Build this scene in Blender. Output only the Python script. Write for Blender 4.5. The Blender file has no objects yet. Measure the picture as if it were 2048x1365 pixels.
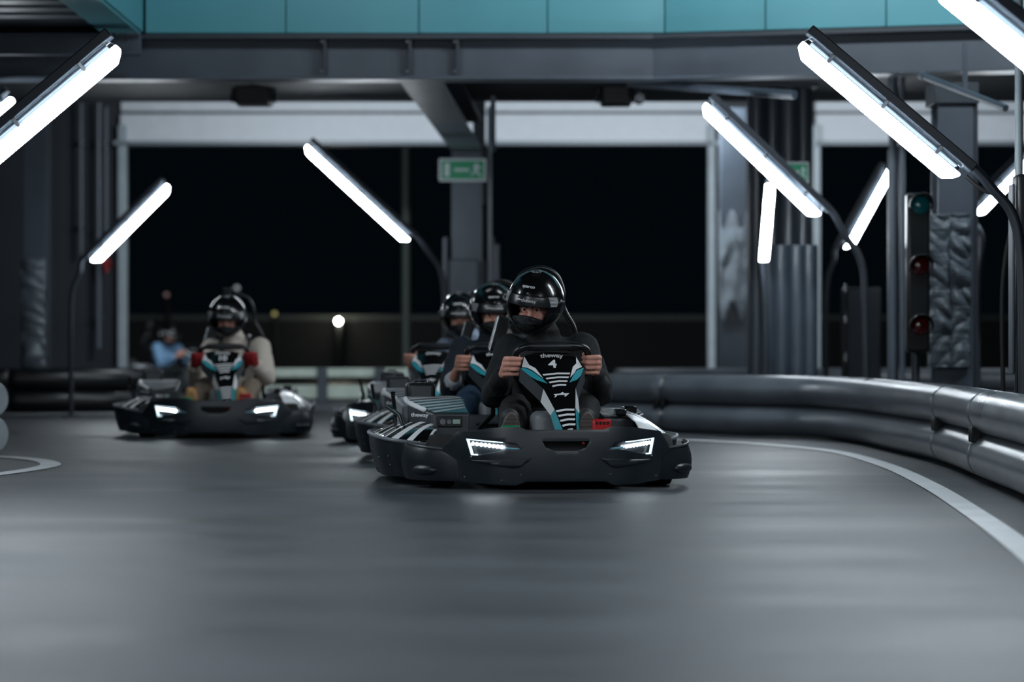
import bpy, bmesh, math, random
from mathutils import Vector, Matrix, noise
random.seed(7)
S = bpy.context.scene
COL = S.collection
R = math.radians
# ------------------------------------------------------------------ camera, world, exposure
F = 4836.0; HC = 0.635; YH = 695.0
cam_d = bpy.data.cameras.new('camera'); cam = bpy.data.objects.new('camera', cam_d); COL.objects.link(cam)
cam.location = (0, 0, HC); cam.rotation_euler = (R(90), 0, 0)
cam_d.lens = 85.0; cam_d.sensor_width = 36.0; cam_d.shift_y = (YH-682.5)/2048
cam_d.clip_end = 300
cam_d.dof.use_dof = True; cam_d.dof.focus_distance = 11.1; cam_d.dof.aperture_fstop = 1.7
S.camera = cam
w = bpy.data.worlds.new('night'); S.world = w; w.use_nodes = True
w.node_tree.nodes['Background'].inputs[0].default_value = (0.22, 0.45, 0.68, 1)
w.node_tree.nodes['Background'].inputs[1].default_value = 0.0042
S.view_settings.view_transform = 'Standard'; S.view_settings.look = 'None'
S.view_settings.exposure = 0.0; S.view_settings.gamma = 1.0; S.view_settings.use_curve_mapping = False
LAMP_E = 52.0
LAMPC = (0.84, 0.93, 1.0)
def unseen_tube_light(loc, rot, power, length=1.2, width=0.12):
    d = bpy.data.lights.new('unseen_tube_light', 'AREA'); d.shape = 'RECTANGLE'; d.size = length; d.size_y = width
    d.energy = power; d.color = LAMPC
    o = bpy.data.objects.new('unseen_tube_light', d); COL.objects.link(o); o.location = loc; o.rotation_euler = rot
    return o
# lamps of the same two rows that stand beside and behind the camera, out of the picture
for (x, y, z, ry, p) in ((1.6, 5.6, 2.2, 40, 40), (-2.4, 6.6, 2.2, -40, 70), (1.5, 2.0, 2.2, 40, 52), (-2.3, 1.5, 2.2, -40, 52), (.8, -1.5, 2.2, 40, 110), (-1.2, -1.8, 2.2, -40, 110)):
    unseen_tube_light((x, y, z), (0, R(ry), 0), p)
# tubes of the upper deck facing the teal fascia, and tubes under the deck roof beyond the rear beam; the last is an added light brightening the far driver
for (x, y, z, rx, p) in ((-1.2, 14.2, 4.3, 70, 22), (1.6, 14.0, 4.3, 70, 62), (4.2, 13.6, 4.2, 70, 95), (-2.5, 24.4, 3.3, 62, 120), (1.4, 24.4, 3.3, 62, 120), (4.8, 24.4, 3.3, 62, 120), (-4.6, 29.7, 3.35, 40, 110)):
    unseen_tube_light((x, y, z), (R(rx), 0, 0), p)

def Wp(px, py, Y): return Vector(((px-1024)/F*Y, Y, HC-(py-YH)/F*Y))
def Xp(px, Y): return (px-1024)/F*Y
def Zp(py, Y): return HC-(py-YH)/F*Y
def G(px, py):
    Y = HC*F/(py-YH); return Vector((Xp(px, Y), Y, 0))

# ------------------------------------------------------------------ materials
def lin(c):
    if isinstance(c, str):
        c = [int(c[i:i+2], 16)/255 for i in (1, 3, 5)]
        c = [v/12.92 if v <= .04045 else ((v+.055)/1.055)**2.4 for v in c]
    return (*c, 1)
MATS = {}
def mat(name, c, rough=.5, metal=0., bump=0., bscale=40., var=0., vscale=6., spec=.5, stretch=None, coat=0., sheen=0.):
    if name in MATS: return MATS[name]
    m = bpy.data.materials.new(name); m.use_nodes = True; nt = m.node_tree; b = nt.nodes['Principled BSDF']
    b.inputs['Base Color'].default_value = lin(c); b.inputs['Roughness'].default_value = rough; b.inputs['Metallic'].default_value = metal
    b.inputs['Specular IOR Level'].default_value = spec
    b.inputs['Coat Weight'].default_value = coat; b.inputs['Coat Roughness'].default_value = .08
    b.inputs['Sheen Weight'].default_value = sheen
    tc = nt.nodes.new('ShaderNodeTexCoord'); mp = nt.nodes.new('ShaderNodeMapping'); nt.links.new(tc.outputs['Object'], mp.inputs[0])
    if stretch: mp.inputs['Scale'].default_value = stretch
    if bump:
        n = nt.nodes.new('ShaderNodeTexNoise'); n.inputs['Scale'].default_value = bscale; n.inputs['Detail'].default_value = 5
        bp = nt.nodes.new('ShaderNodeBump'); bp.inputs['Strength'].default_value = bump; bp.inputs['Distance'].default_value = .02
        nt.links.new(mp.outputs[0], n.inputs['Vector']); nt.links.new(n.outputs[0], bp.inputs['Height']); nt.links.new(bp.outputs[0], b.inputs['Normal'])
    if var:
        n = nt.nodes.new('ShaderNodeTexNoise'); n.inputs['Scale'].default_value = vscale; n.inputs['Detail'].default_value = 6
        r = nt.nodes.new('ShaderNodeValToRGB'); cl = lin(c)
        r.color_ramp.elements[0].position = .3; r.color_ramp.elements[1].position = .7
        r.color_ramp.elements[0].color = (*[v*(1-var) for v in cl[:3]], 1); r.color_ramp.elements[1].color = (*[min(1, v*(1+var)) for v in cl[:3]], 1)
        nt.links.new(mp.outputs[0], n.inputs['Vector']); nt.links.new(n.outputs[0], r.inputs[0]); nt.links.new(r.outputs[0], b.inputs['Base Color'])
        q = nt.nodes.new('ShaderNodeMapRange'); q.inputs['To Min'].default_value = max(.03, rough-.1); q.inputs['To Max'].default_value = min(1, rough+.1)
        nt.links.new(n.outputs[0], q.inputs[0]); nt.links.new(q.outputs[0], b.inputs['Roughness'])
    MATS[name] = m; return m
def emit(name, c, s):
    if name in MATS: return MATS[name]
    m = bpy.data.materials.new(name); m.use_nodes = True; b = m.node_tree.nodes['Principled BSDF']
    b.inputs['Base Color'].default_value = (.8, .8, .8, 1); b.inputs['Emission Color'].default_value = (*c, 1); b.inputs['Emission Strength'].default_value = s
    MATS[name] = m; return m
def clear(name, tint=(1, 1, 1), gloss=.12, rough=.05, ribs=0.):
    if name in MATS: return MATS[name]
    m = bpy.data.materials.new(name); m.use_nodes = True; nt = m.node_tree; nt.nodes.clear()
    o = nt.nodes.new('ShaderNodeOutputMaterial'); t = nt.nodes.new('ShaderNodeBsdfTransparent'); g = nt.nodes.new('ShaderNodeBsdfGlossy'); x = nt.nodes.new('ShaderNodeMixShader')
    t.inputs[0].default_value = (*tint, 1); g.inputs['Roughness'].default_value = rough
    lw = nt.nodes.new('ShaderNodeLayerWeight'); lw.inputs[0].default_value = gloss
    nt.links.new(lw.outputs['Fresnel'], x.inputs[0]); nt.links.new(t.outputs[0], x.inputs[1]); nt.links.new(g.outputs[0], x.inputs[2]); nt.links.new(x.outputs[0], o.inputs[0])
    MATS[name] = m; return m
M_black = mat('black_plastic', '#16191c', .42, bump=.05, bscale=300)
M_bump = mat('bumper_plastic', '#1b232a', .38, var=.15, vscale=9, bump=.03, bscale=250)
M_gloss = mat('gloss_black', '#0d0f11', .16, coat=.5)
M_satin = mat('satin_black', '#101316', .3)
M_white = mat('white_vinyl', '#e4e6e8', .35)
M_teal = mat('teal_vinyl', '#2f99a6', .35)
M_grey = mat('grey_plastic', '#6b7177', .45, var=.1)
M_dgrey = mat('dark_grey_plastic', '#3a3f44', .42, var=.1)
M_red = mat('red_plastic', '#c01418', .35)
M_green = mat('green_plastic', '#0c7a50', .4)
M_rubber = mat('rubber', '#121314', .75, bump=.1, bscale=80)
M_chrome = mat('bright_metal', '#b8bec4', .22, 1.)
M_steel = mat('painted_steel', '#444c56', .42, var=.12, vscale=3, bump=.03, bscale=60)
M_dsteel = mat('dark_painted_steel', '#2b323a', .45, var=.12, vscale=3)
M_skin = mat('skin', '#dc9f8c', .5, bump=.05, bscale=150, var=.12, vscale=25)
M_hair = mat('dark_hair', '#0e0a08', .7)
M_led = emit('white_led', (.8, .92, 1), 40)
M_guide = emit('light_guide', (.6, .85, 1), 1.3)
M_tube = emit('tube_diffuser', LAMPC, LAMP_E)
M_clear = clear('clear_cover', (.93, .97, 1), .25)
M_visor = clear('visor_clear', (.9, .92, .94), .08, .03)

# ------------------------------------------------------------------ mesh builder
class MB:
    def __init__(s): s.bm = bmesh.new(); s.mi = 0
    def _add(s, verts, faces):
        vs = [s.bm.verts.new(v) for v in verts]
        for f in faces:
            try: fc = s.bm.faces.new([vs[i] for i in f]); fc.material_index = s.mi
            except ValueError: pass
        return vs
    def box(s, c, d, rz=0, M=None):
        x, y, z = [v/2 for v in d]
        p = [Vector((a, b, e)) for a in (-x, x) for b in (-y, y) for e in (-z, z)]
        M = M or Matrix.Rotation(rz, 3, 'Z')
        p = [M @ v + Vector(c) for v in p]
        s._add(p, [(0, 1, 3, 2), (4, 6, 7, 5), (0, 4, 5, 1), (2, 3, 7, 6), (0, 2, 6, 4), (1, 5, 7, 3)]); return s
    def hexa(s, p):   # 8 points: bottom ring 4, top ring 4
        s._add([Vector(v) for v in p], [(3, 2, 1, 0), (4, 5, 6, 7), (0, 1, 5, 4), (1, 2, 6, 5), (2, 3, 7, 6), (3, 0, 4, 7)]); return s
    def prism(s, poly, fa, fb):   # poly: 2d points, fa/fb map (u,v)->3d for front/back
        n = len(poly); P = [Vector(fa(u, v)) for u, v in poly]+[Vector(fb(u, v)) for u, v in poly]
        s._add(P, [tuple(range(n)), tuple(range(2*n-1, n-1, -1))]+[(i, i+n, (i+1) % n+n, (i+1) % n) for i in range(n)]); return s
    def tube(s, pts, r, n=12, caps=True, closed=False):
        pts = [Vector(p) for p in pts]; m = len(pts); rs = r if isinstance(r, (list, tuple)) else [r]*m
        rings = []; up = None
        for i, p in enumerate(pts):
            if closed: t = pts[(i+1) % m]-pts[i-1]
            else: t = pts[min(i+1, m-1)]-pts[max(i-1, 0)]
            t.normalize()
            if up is None:
                up = Vector((0, 0, 1)) if abs(t.z) < .9 else Vector((1, 0, 0))
            a = up-t*up.dot(t); a.normalize(); up = a; b = t.cross(a)
            rings.append([p+(a*math.cos(2*math.pi*k/n)+b*math.sin(2*math.pi*k/n))*rs[i] for k in range(n)])
        V = [v for q in rings for v in q]; fs = []
        for i in range(m if closed else m-1):
            for k in range(n):
                j = (i+1) % m; fs.append((i*n+k, j*n+k, j*n+(k+1) % n, i*n+(k+1) % n))
        if caps and not closed: fs += [tuple(range(n)), tuple(range(m*n-1, (m-1)*n-1, -1))]
        s._add(V, fs); return s
    def cyl(s, a, b, r, r2=None, n=20): return s.tube([a, b], [r, r if r2 is None else r2], n)
    def lathe(s, prof, M, n=28):   # prof: (r, h) around local Z, M 4x4
        V = []; m = len(prof)
        for r, h in prof:
            for k in range(n):
                a = 2*math.pi*k/n; V.append(M @ Vector((r*math.cos(a), r*math.sin(a), h)))
        fs = [(i*n+k, i*n+(k+1) % n, (i+1)*n+(k+1) % n, (i+1)*n+k) for i in range(m-1) for k in range(n)]
        fs += [tuple(range(n-1, -1, -1)), tuple(range((m-1)*n, m*n))]
        s._add(V, fs); return s
    def ell(s, c, r, M=None, u=24, v=14):
        M = M or Matrix.Identity(3); V = []; fs = []
        for i in range(v+1):
            e = math.pi*(i/v-.5)
            for k in range(u):
                a = 2*math.pi*k/u
                V.append(Vector(c)+M @ Vector((r[0]*math.cos(e)*math.cos(a), r[1]*math.cos(e)*math.sin(a), r[2]*math.sin(e))))
        for i in range(v):
            for k in range(u): fs.append((i*u+k, i*u+(k+1) % u, (i+1)*u+(k+1) % u, (i+1)*u+k))
        s._add(V, fs); return s
    def sheet(s, nu, nv, f, thick=None):   # f(i/nu, j/nv) -> point ; thick: vector-function offset
        A = [Vector(f(i/nu, j/nv)) for i in range(nu+1) for j in range(nv+1)]; q = nv+1
        fs = [(i*q+j, (i+1)*q+j, (i+1)*q+j+1, i*q+j+1) for i in range(nu) for j in range(nv)]
        if thick is None: s._add(A, fs); return s
        th = Vector(thick); n = len(A); B = [a+th for a in A]
        fs2 = [tuple(x+n for x in reversed(fq)) for fq in fs]
        ed = []
        for i in range(nu): ed += [((i+1)*q, i*q, i*q+n, (i+1)*q+n), (i*q+nv, (i+1)*q+nv, (i+1)*q+nv+n, i*q+nv+n)]
        for j in range(nv): ed += [(j, j+1, j+1+n, j+n), (nu*q+j+1, nu*q+j, nu*q+j+n, nu*q+j+1+n)]
        s._add(A+B, fs+fs2+ed); return s
    def text(s, body, size, f, sx=1., shear=0., weight=0.):   # f(u,v)->3d, centred text
        cu = bpy.data.curves.new('lettering', 'FONT'); cu.body = body; cu.size = size; cu.align_x = 'CENTER'; cu.align_y = 'CENTER'; cu.offset = weight; cu.resolution_u = 3
        o = bpy.data.objects.new('lettering', cu); COL.objects.link(o)
        bpy.context.view_layer.update(); dg = bpy.context.evaluated_depsgraph_get()
        me = bpy.data.meshes.new_from_object(o.evaluated_get(dg))
        s._add([f(v.co.x*sx+shear*v.co.y, v.co.y) for v in me.vertices], [tuple(p.vertices) for p in me.polygons])
        bpy.data.objects.remove(o); bpy.data.curves.remove(cu); bpy.data.meshes.remove(me); return s
    def build(s, name, mats, parent=None, smooth=40, bevel=0., seg=2, normals=True, sub=0, solid=0.):
        if normals: bmesh.ops.recalc_face_normals(s.bm, faces=s.bm.faces)
        me = bpy.data.meshes.new(name); s.bm.to_mesh(me); s.bm.free()
        for m in (mats if isinstance(mats, (list, tuple)) else [mats]): me.materials.append(m)
        if smooth:
            me.polygons.foreach_set('use_smooth', [True]*len(me.polygons)); me.set_sharp_from_angle(angle=R(smooth))
        o = bpy.data.objects.new(name, me); COL.objects.link(o); o.parent = parent
        if solid:
            q = o.modifiers.new('solid', 'SOLIDIFY'); q.thickness = solid; q.offset = -1
        if bevel:
            q = o.modifiers.new('bevel', 'BEVEL'); q.width = bevel; q.segments = seg; q.limit_method = 'ANGLE'; q.angle_limit = R(35)
        if sub:
            q = o.modifiers.new('sub', 'SUBSURF'); q.levels = sub; q.render_levels = sub
        return o
def bake(o):   # freeze the modifiers into the mesh
    bpy.context.view_layer.update(); dg = bpy.context.evaluated_depsgraph_get()
    me = bpy.data.meshes.new_from_object(o.evaluated_get(dg)); old = o.data; o.modifiers.clear(); o.data = me; bpy.data.meshes.remove(old)
    me.name = o.name
    return o
def cut(o, cutters):
    for c in cutters:
        q = o.modifiers.new('cut', 'BOOLEAN'); q.operation = 'DIFFERENCE'; q.object = c; q.solver = 'EXACT'
    bake(o)
    for c in cutters: bpy.data.objects.remove(c)
    return o
def thing(name, label, cat, loc=(0, 0, 0), rz=0, group=None):
    o = bpy.data.objects.new(name, None); COL.objects.link(o); o.location = loc; o.rotation_euler = (0, 0, rz); o.empty_display_size = .2
    return tag(o, label, cat, group)
def tag(o, label, cat, group=None):
    o['label'] = label; o['category'] = cat
    if group: o['group'] = group
    return o
def struct(o, label=None, cat=None):
    o['kind'] = 'structure'
    if label: o['label'] = label
    if cat: o['category'] = cat
    return o
def copy_tree(o, parent=None, skip=()):
    c = o.copy(); COL.objects.link(c); c.parent = parent
    for ch in list(o.children):
        if ch.name.split('.')[0] not in skip: copy_tree(ch, c, skip)
    return c
def spline(pts, n):   # Catmull-Rom
    P = [Vector(p) for p in pts]; P = [P[0]*2-P[1]]+P+[P[-1]*2-P[-2]]; out = []
    for i in range(1, len(P)-2):
        for k in range(n):
            t = k/n; a, b, c, d = P[i-1:i+3]
            out.append(.5*((2*b)+(c-a)*t+(2*a-5*b+4*c-d)*t*t+(3*b-a-3*c+d)*t**3))
    out.append(P[-2]); return out
def blob(name, segs, mats, parent, voxel=.008, smooth=4, fold=0., fscale=9., ribs=None):
    bm = bmesh.new()
    for sg in segs:
        t = bmesh.new()
        if sg[0] == 'c':
            _, p0, r0, p1, r1 = sg
            for p, r in ((p0, r0), (p1, r1)): bmesh.ops.create_icosphere(t, subdivisions=2, radius=r, matrix=Matrix.Translation(Vector(p)))
            h = bmesh.ops.convex_hull(t, input=t.verts)
            bmesh.ops.delete(t, geom=list(set(g for g in h['geom_interior'] if isinstance(g, bmesh.types.BMVert))), context='VERTS')
        else:
            _, p, r, M = sg
            bmesh.ops.create_icosphere(t, subdivisions=3, radius=1, matrix=Matrix.Translation(Vector(p)) @ (M or Matrix.Identity(3)).to_4x4() @ Matrix.Diagonal((*r, 1)))
        me = bpy.data.meshes.new('tmp'); t.to_mesh(me); t.free(); bm.from_mesh(me); bpy.data.meshes.remove(me)
    me = bpy.data.meshes.new(name); bm.to_mesh(me); bm.free()
    o = bpy.data.objects.new(name, me); COL.objects.link(o)
    q = o.modifiers.new('r', 'REMESH'); q.mode = 'VOXEL'; q.voxel_size = voxel; q.use_smooth_shade = True
    q = o.modifiers.new('s', 'SMOOTH'); q.iterations = smooth; q.factor = .5
    bake(o); me = o.data
    if fold:
        nr = [v.normal.copy() for v in me.vertices]
        for v, n in zip(me.vertices, nr):
            c = v.co; k = noise.noise(Vector((c.x*fscale, c.y*fscale*.7, c.z*fscale*2.2)))+.3*noise.noise(Vector((c.x*fscale*2, c.y*fscale*2, c.z*fscale*3)))
            k = 1-2*math.sqrt(k*k+.02)
            v.co = c+n*fold*(k-.3)
    me.materials.clear()
    for m in (mats if isinstance(mats, (list, tuple)) else [mats]): me.materials.append(m)
    me.polygons.foreach_set('use_smooth', [True]*len(me.polygons))
    o.parent = parent
    return o
# ------------------------------------------------------------------ the hall
def floor_mat():
    m = bpy.data.materials.new('asphalt'); m.use_nodes = True; nt = m.node_tree; b = nt.nodes['Principled BSDF']; L = nt.links.new
    tc = nt.nodes.new('ShaderNodeTexCoord')
    def nz(scale, sc, det=4):
        mp = nt.nodes.new('ShaderNodeMapping'); mp.inputs['Scale'].default_value = sc; L(tc.outputs['Object'], mp.inputs[0])
        n = nt.nodes.new('ShaderNodeTexNoise'); n.inputs['Scale'].default_value = scale; n.inputs['Detail'].default_value = det; L(mp.outputs[0], n.inputs['Vector']); return n
    a = nz(1.0, (.35, 2.2, 1)); c = nz(1.6, (.5, .9, 1), 6); e = nz(220, (1, 1, 1), 2)
    mx = nt.nodes.new('ShaderNodeMix'); mx.data_type = 'FLOAT'; mx.inputs[0].default_value = .5
    L(a.outputs[0], mx.inputs[2]); L(c.outputs[0], mx.inputs[3])
    r = nt.nodes.new('ShaderNodeValToRGB'); r.color_ramp.elements[0].position = .38; r.color_ramp.elements[1].position = .63
    r.color_ramp.elements[0].color = (.013, .016, .020, 1); r.color_ramp.elements[1].color = (.060, .068, .079, 1)
    L(mx.outputs[0], r.inputs[0]); L(r.outputs[0], b.inputs['Base Color'])
    q = nt.nodes.new('ShaderNodeMapRange'); q.inputs['From Min'].default_value = .3; q.inputs['From Max'].default_value = .7
    q.inputs['To Min'].default_value = .42; q.inputs['To Max'].default_value = .62; L(mx.outputs[0], q.inputs[0]); L(q.outputs[0], b.inputs['Roughness'])
    bp = nt.nodes.new('ShaderNodeBump'); bp.inputs['Strength'].default_value = .25; bp.inputs['Distance'].default_value = .004
    L(e.outputs[0], bp.inputs['Height']); L(bp.outputs[0], b.inputs['Normal'])
    return m
fl = MB(); fl.sheet(1, 1, lambda u, v: (-30+60*u, -8+108*v, 0), None)
o = struct(fl.build('floor', floor_mat(), smooth=0), 'smooth dark grey asphalt track surface', 'floor')
o.data.flip_normals() if o.data.polygons[0].normal.z < 0 else None

M_line = mat('track_paint', '#c9cdd0', .5, var=.12, vscale=5, bump=.05)
def ribbon(pts, wd, z=.004):
    P = spline([(x, y, z) for x, y in pts], 10); b = MB(); n = len(P); L_, R_ = [], []
    for i, p in enumerate(P):
        t = (P[min(i+1, n-1)]-P[max(i-1, 0)]).normalized(); s = Vector((t.y, -t.x, 0))*wd/2
        L_.append(p+s); R_.append(p-s)
    b._add(L_+R_, [(i, i+1, n+i+1, n+i) for i in range(n-1)]); return b
def up(o):
    if o.data.polygons[0].normal.z < 0: o.data.flip_normals()
    return o
lr = [(.2, 17.6), (.75, 17.0), (1.17, 16.5), (1.54, 15.95), (1.83, 15.2), (1.98, 14.4), (2.00, 12.83), (1.91, 11.03), (1.77, 9.3), (1.63, 7.83), (1.48, 6.5), (1.3, 5.2)]
struct(up(ribbon(lr, .10).build('painted_line', M_line, smooth=0)), 'white painted line curving along the right hand barrier', 'track line')
ll = [(-3.6, 14.6), (-3.02, 14.05), (-2.68, 13.6), (-2.50, 13.1), (-2.47, 12.7), (-2.52, 12.25), (-2.63, 11.7), (-2.75, 11.3), (-3.1, 10.6)]
struct(up(ribbon(ll, .11).build('painted_line', M_line, smooth=0)), 'white painted line bending round the barrier end at left', 'track line')
struct(up(ribbon([(-6.5, 22.5), (-5.2, 22.7), (-3.8, 23.0), (-3.0, 23.6)], .2).build('painted_line', M_line, smooth=0)), 'thin white painted line along the black barrier behind', 'track line')

# deck, beams
M_teal_panel = mat('teal_panel', '#4c929d', .4, var=.06, vscale=1.5)
M_soffit = mat('teal_soffit', '#5d9ea8', .45)
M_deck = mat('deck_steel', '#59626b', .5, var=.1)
# teal fascia panels, one sheet each
bend = 1.0
def fy(x): return 17.15 if x < bend else 17.15-(x-bend)*.22
xs = [Xp(p, 17.1) for p in (288, 570, 837, 1095, 1330)]+[1.78, 2.6, 3.6, 4.8]
for i in range(len(xs)-1):
    b = MB(); x0, x1 = xs[i]+.003, xs[i+1]-.003
    b.hexa([(x0, fy(x0), 2.865), (x1, fy(x1), 2.865), (x1, fy(x1)+.06, 2.865), (x0, fy(x0)+.06, 2.865), (x0, fy(x0), 4.3), (x1, fy(x1), 4.3), (x1, fy(x1)+.06, 4.3), (x0, fy(x0)+.06, 4.3)])
    struct(b.build('trim_%d' % (i+1), M_teal_panel, bevel=.004), 'teal fascia panel above the steel beam, number %s from the left end' % ['one', 'two', 'three', 'four', 'five', 'six', 'seven', 'eight'][i], 'fascia panel')
b = MB(); b.box((-2.64, 14.6, 3.6), (.05, 5.1, 1.46)); struct(b.build('trim_9', M_teal_panel, bevel=.004), 'teal fascia side returning toward the camera at top left', 'fascia panel')
b = MB(); b.box((-2.76, 14.6, 2.86), (.26, 5.1, .02)); struct(b.build('trim_10', M_soffit, bevel=.003), 'pale teal soffit strip under the fascia at top left', 'soffit')
# corrugated underside of the left wing
def corr(u, v):
    y = 11.5+5.4*v; k = (y/.34) % 1; h = .0 if k < .55 else .045
    return (-9+6.1*u, y, 2.885+h)
b = MB(); n = 16; prof = []
y = 11.5
while y < 16.9:
    prof += [(y, 2.88), (y+.18, 2.88), (y+.21, 2.93), (y+.31, 2.93)]; y += .34
for i in range(len(prof)-1):
    (ya, za), (yb, zb) = prof[i], prof[i+1]
    b._add([(-9, ya, za), (-2.89, ya, za), (-2.89, yb, zb), (-9, yb, zb)], [(0, 1, 2, 3)])
struct(b.build('ceiling', M_deck, smooth=0, normals=False, solid=.01), 'dark corrugated steel underside of the upper deck at top left', 'deck')
b = MB(); b.box((-5.8, 16.78, 2.735), (6.45, .06, .125)); b.box((-5.8, 16.74, 2.665), (6.45, .10, .012)); b.box((-5.8, 16.74, 2.80), (6.45, .10, .012))
o = thing('edge_channel', 'steel edge channel with bolted end under the corrugated deck', 'beam', (0, 0, 0)); o['kind'] = 'structure'
b.build('channel', M_steel, o, bevel=.004)
for dx, dz in ((-2.64, .095), (-2.64, .04), (-2.72, .095)):
    b = MB(); b.cyl((dx, 16.70, 2.735+dz-.03), (dx, 16.66, 2.735+dz-.03), .012, n=6); b.build('bolt', M_chrome, o)
# main beam
def main_beam():
    o = thing('main_beam', 'dark steel I-beam spanning the track under the teal fascia', 'beam'); o['kind'] = 'structure'
    for (x0, x1) in ((-9, bend), (bend, 6)):
        y0, y1 = fy(x0)+.04, fy(x1)+.04
        def seg(za, zb, pa, pb):
            q = MB(); q.hexa([(x0, y0-pa, za), (x1, y1-pa, za), (x1, y1+pb, za), (x0, y0+pb, za), (x0, y0-pa, zb), (x1, y1-pa, zb), (x1, y1+pb, zb), (x0, y0+pb, zb)]); return q
        seg(2.55, 2.82, .0, .012).build('web', M_steel, o)
        seg(2.815, 2.85, .12, .13).build('flange', M_dsteel, o, bevel=.003)
        seg(2.53, 2.553, .12, .13).build('flange', M_steel, o, bevel=.003)
    for px in (650, 820, 915):
        x = Xp(px, 17.12); q = MB(); q.box((x, 17.14, 2.685), (.022, .10, .262)); q.build('stiffener', M_dsteel, o, bevel=.002)
        for z in (2.585, 2.795):
            q = MB(); q.cyl((x-.02, 17.10, z), (x-.02, 17.075, z), .011, n=8); q.build('bolt', M_chrome, o)
main_beam()
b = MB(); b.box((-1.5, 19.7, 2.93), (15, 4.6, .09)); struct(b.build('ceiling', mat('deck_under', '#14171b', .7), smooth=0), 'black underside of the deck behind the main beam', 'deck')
b = MB(); b.box((-1.5, 22.06, 2.98), (15, .1, .2)); b.box((-1.5, 22.06, 2.893), (15, .2, .014)); struct(b.build('rear_beam', M_dsteel), 'dark rear edge beam of the deck above the exit sign', 'beam')
# beam running back to the column
o = thing('cross_beam', 'steel beam running back from the main beam to the column', 'beam'); o['kind'] = 'structure'
A = Vector((Xp(843, 17.3), 17.3, 2.53)); B = Vector((Xp(934, 23.5), 23.3, 2.53))
def along(A, B, off, wd, za, zb):
    d = (B-A).normalized(); s = Vector((d.y, -d.x, 0)); q = MB(); P = []
    for z in (za, zb):
        for e, k in ((A, -1), (B, -1), (B, 1), (A, 1)): P.append(Vector((e.x, e.y, z))+s*(off+k*wd/2))
    q.hexa(P); return q
along(A, B, 0, .30, 2.53, 2.548).build('flange', M_steel, o, bevel=.003)
along(A, B, 0, .014, 2.548, 2.80).build('web', M_dsteel, o)
along(A, B, 0, .30, 2.80, 2.82).build('flange', M_dsteel, o)
along(A+Vector((.5, 1.4, 0)), B+Vector((.26, 0, 0)), 0, .04, 2.52, 2.58).build('cable_tray', M_steel, o)

# columns
def hcol(name, label, x, y, wd, dp, z1, m, z0=0., parts=()):
    o = thing(name, label, 'column', (x, y, 0)); o['kind'] = 'structure'
    t = .02
    for sy in (-1, 1): q = MB(); q.box((0, sy*(dp/2-t/2), (z0+z1)/2), (wd, t, z1-z0)); q.build('flange', m, o, bevel=.003)
    q = MB(); q.box((0, 0, (z0+z1)/2), (t, dp-2*t, z1-z0)); q.build('web', m, o)
    q = MB(); q.box((0, 0, .012), (wd+.14, dp+.14, .024)); q.build('base_plate', m, o, bevel=.003)
    return o
cx, cy = Xp(934, 23.5), 23.6
c1 = hcol('steel_column', 'grey steel column under the green exit sign', cx, cy, .30, .34, 2.53, M_steel)
M_pad = mat('pad_vinyl', '#3e4751', .38, bump=.25, bscale=7, var=.1)
q = MB(); q.box((-.03, -.19, .78), (.30, .08, 1.42)); q.box((.0, .19, .78), (.34, .06, 1.42)); q.build('pad', M_pad, c1, bevel=.02, seg=3)
for px in (891, 984, 994):
    q = MB(); x = Xp(px, 23.4); q.cyl((x-cx, -.26, .0), (x-cx, -.26, Zp(476 if px < 990 else 490, 23.4)), .028 if px != 984 else .022); q.build('guard_pipe', M_steel, c1)
q = MB(); q.cyl((Xp(979, 23.4)-cx, -.05, 0), (Xp(979, 23.4)-cx, -.05, Zp(210, 23.4)), .022); q.build('downpipe', mat("pale_post", "#8d979d", .4, var=.08), c1)
q = MB(); q.box((Xp(958, 23.6)-cx, .12, 2.6), (.12, .2, 1.1)); q.build('upper_stub', M_dsteel, c1, bevel=.005)

# exit sign
def exit_sign(pa, pb, ya, yb, Y, label):
    o = thing('exit_sign', label, 'sign', (Xp((pa+pb)/2, Y), Y, Zp((ya+yb)/2, Y)))
    W_, H_ = (pb-pa)/F*Y, (yb-ya)/F*Y
    q = MB(); q.box((0, 0, 0), (W_, .012, H_)); q.build('border', mat('sign_white', '#aeb6bb', .4), o, bevel=.004)
    q = MB(); q.box((0, -.007, 0), (W_*.9, .004, H_*.8)); q.build('panel', mat('sign_green', '#0a7a52', .4), o)
    q = MB(); mw = mat('sign_white', '#aeb6bb', .4)
    f = lambda u, v: (u, -.0105, v); g = lambda u, v: (u, -.009, v)
    h = H_*.29
    q.prism([(-W_*.38, -h), (-W_*.28, -h), (-W_*.28, h), (-W_*.38, h)], f, g)
    q.prism([(-W_*.18, -.012), (W_*.14, -.012), (W_*.14, .012), (-W_*.18, .012)], f, g)
    k = H_
    for poly in ([(.25, .25), (.29, .29), (.33, .25), (.29, .21)], [(.24, .2), (.33, .2), (.31, -.03), (.25, -.02)], [(.2, .12), (.24, .2), (.25, .1)], [(.33, .2), (.40, .06), (.37, .04), (.31, .12)],
                 [(.25, -.02), (.31, -.03), (.37, -.18), (.40, -.28), (.36, -.29), (.32, -.18)], [(.25, 0), (.29, -.03), (.24, -.16), (.17, -.24), (.16, -.2), (.21, -.13)]):
        q.prism([(u*W_, v*k*1.05) for u, v in poly], f, g)
    q.build('pictogram', mw, o, smooth=0)
    q = MB(); q.box((0, .10, H_*.3), (.05, .20, .03)); q.build('bracket', M_dsteel, o)
exit_sign(878, 973, 317, 363, 23.30, 'green exit sign with running figure hung on the middle column')
exit_sign(1562, 1618, 324, 366, 18.98, 'green exit sign partly behind a lamp on the right column bundle')

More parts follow.
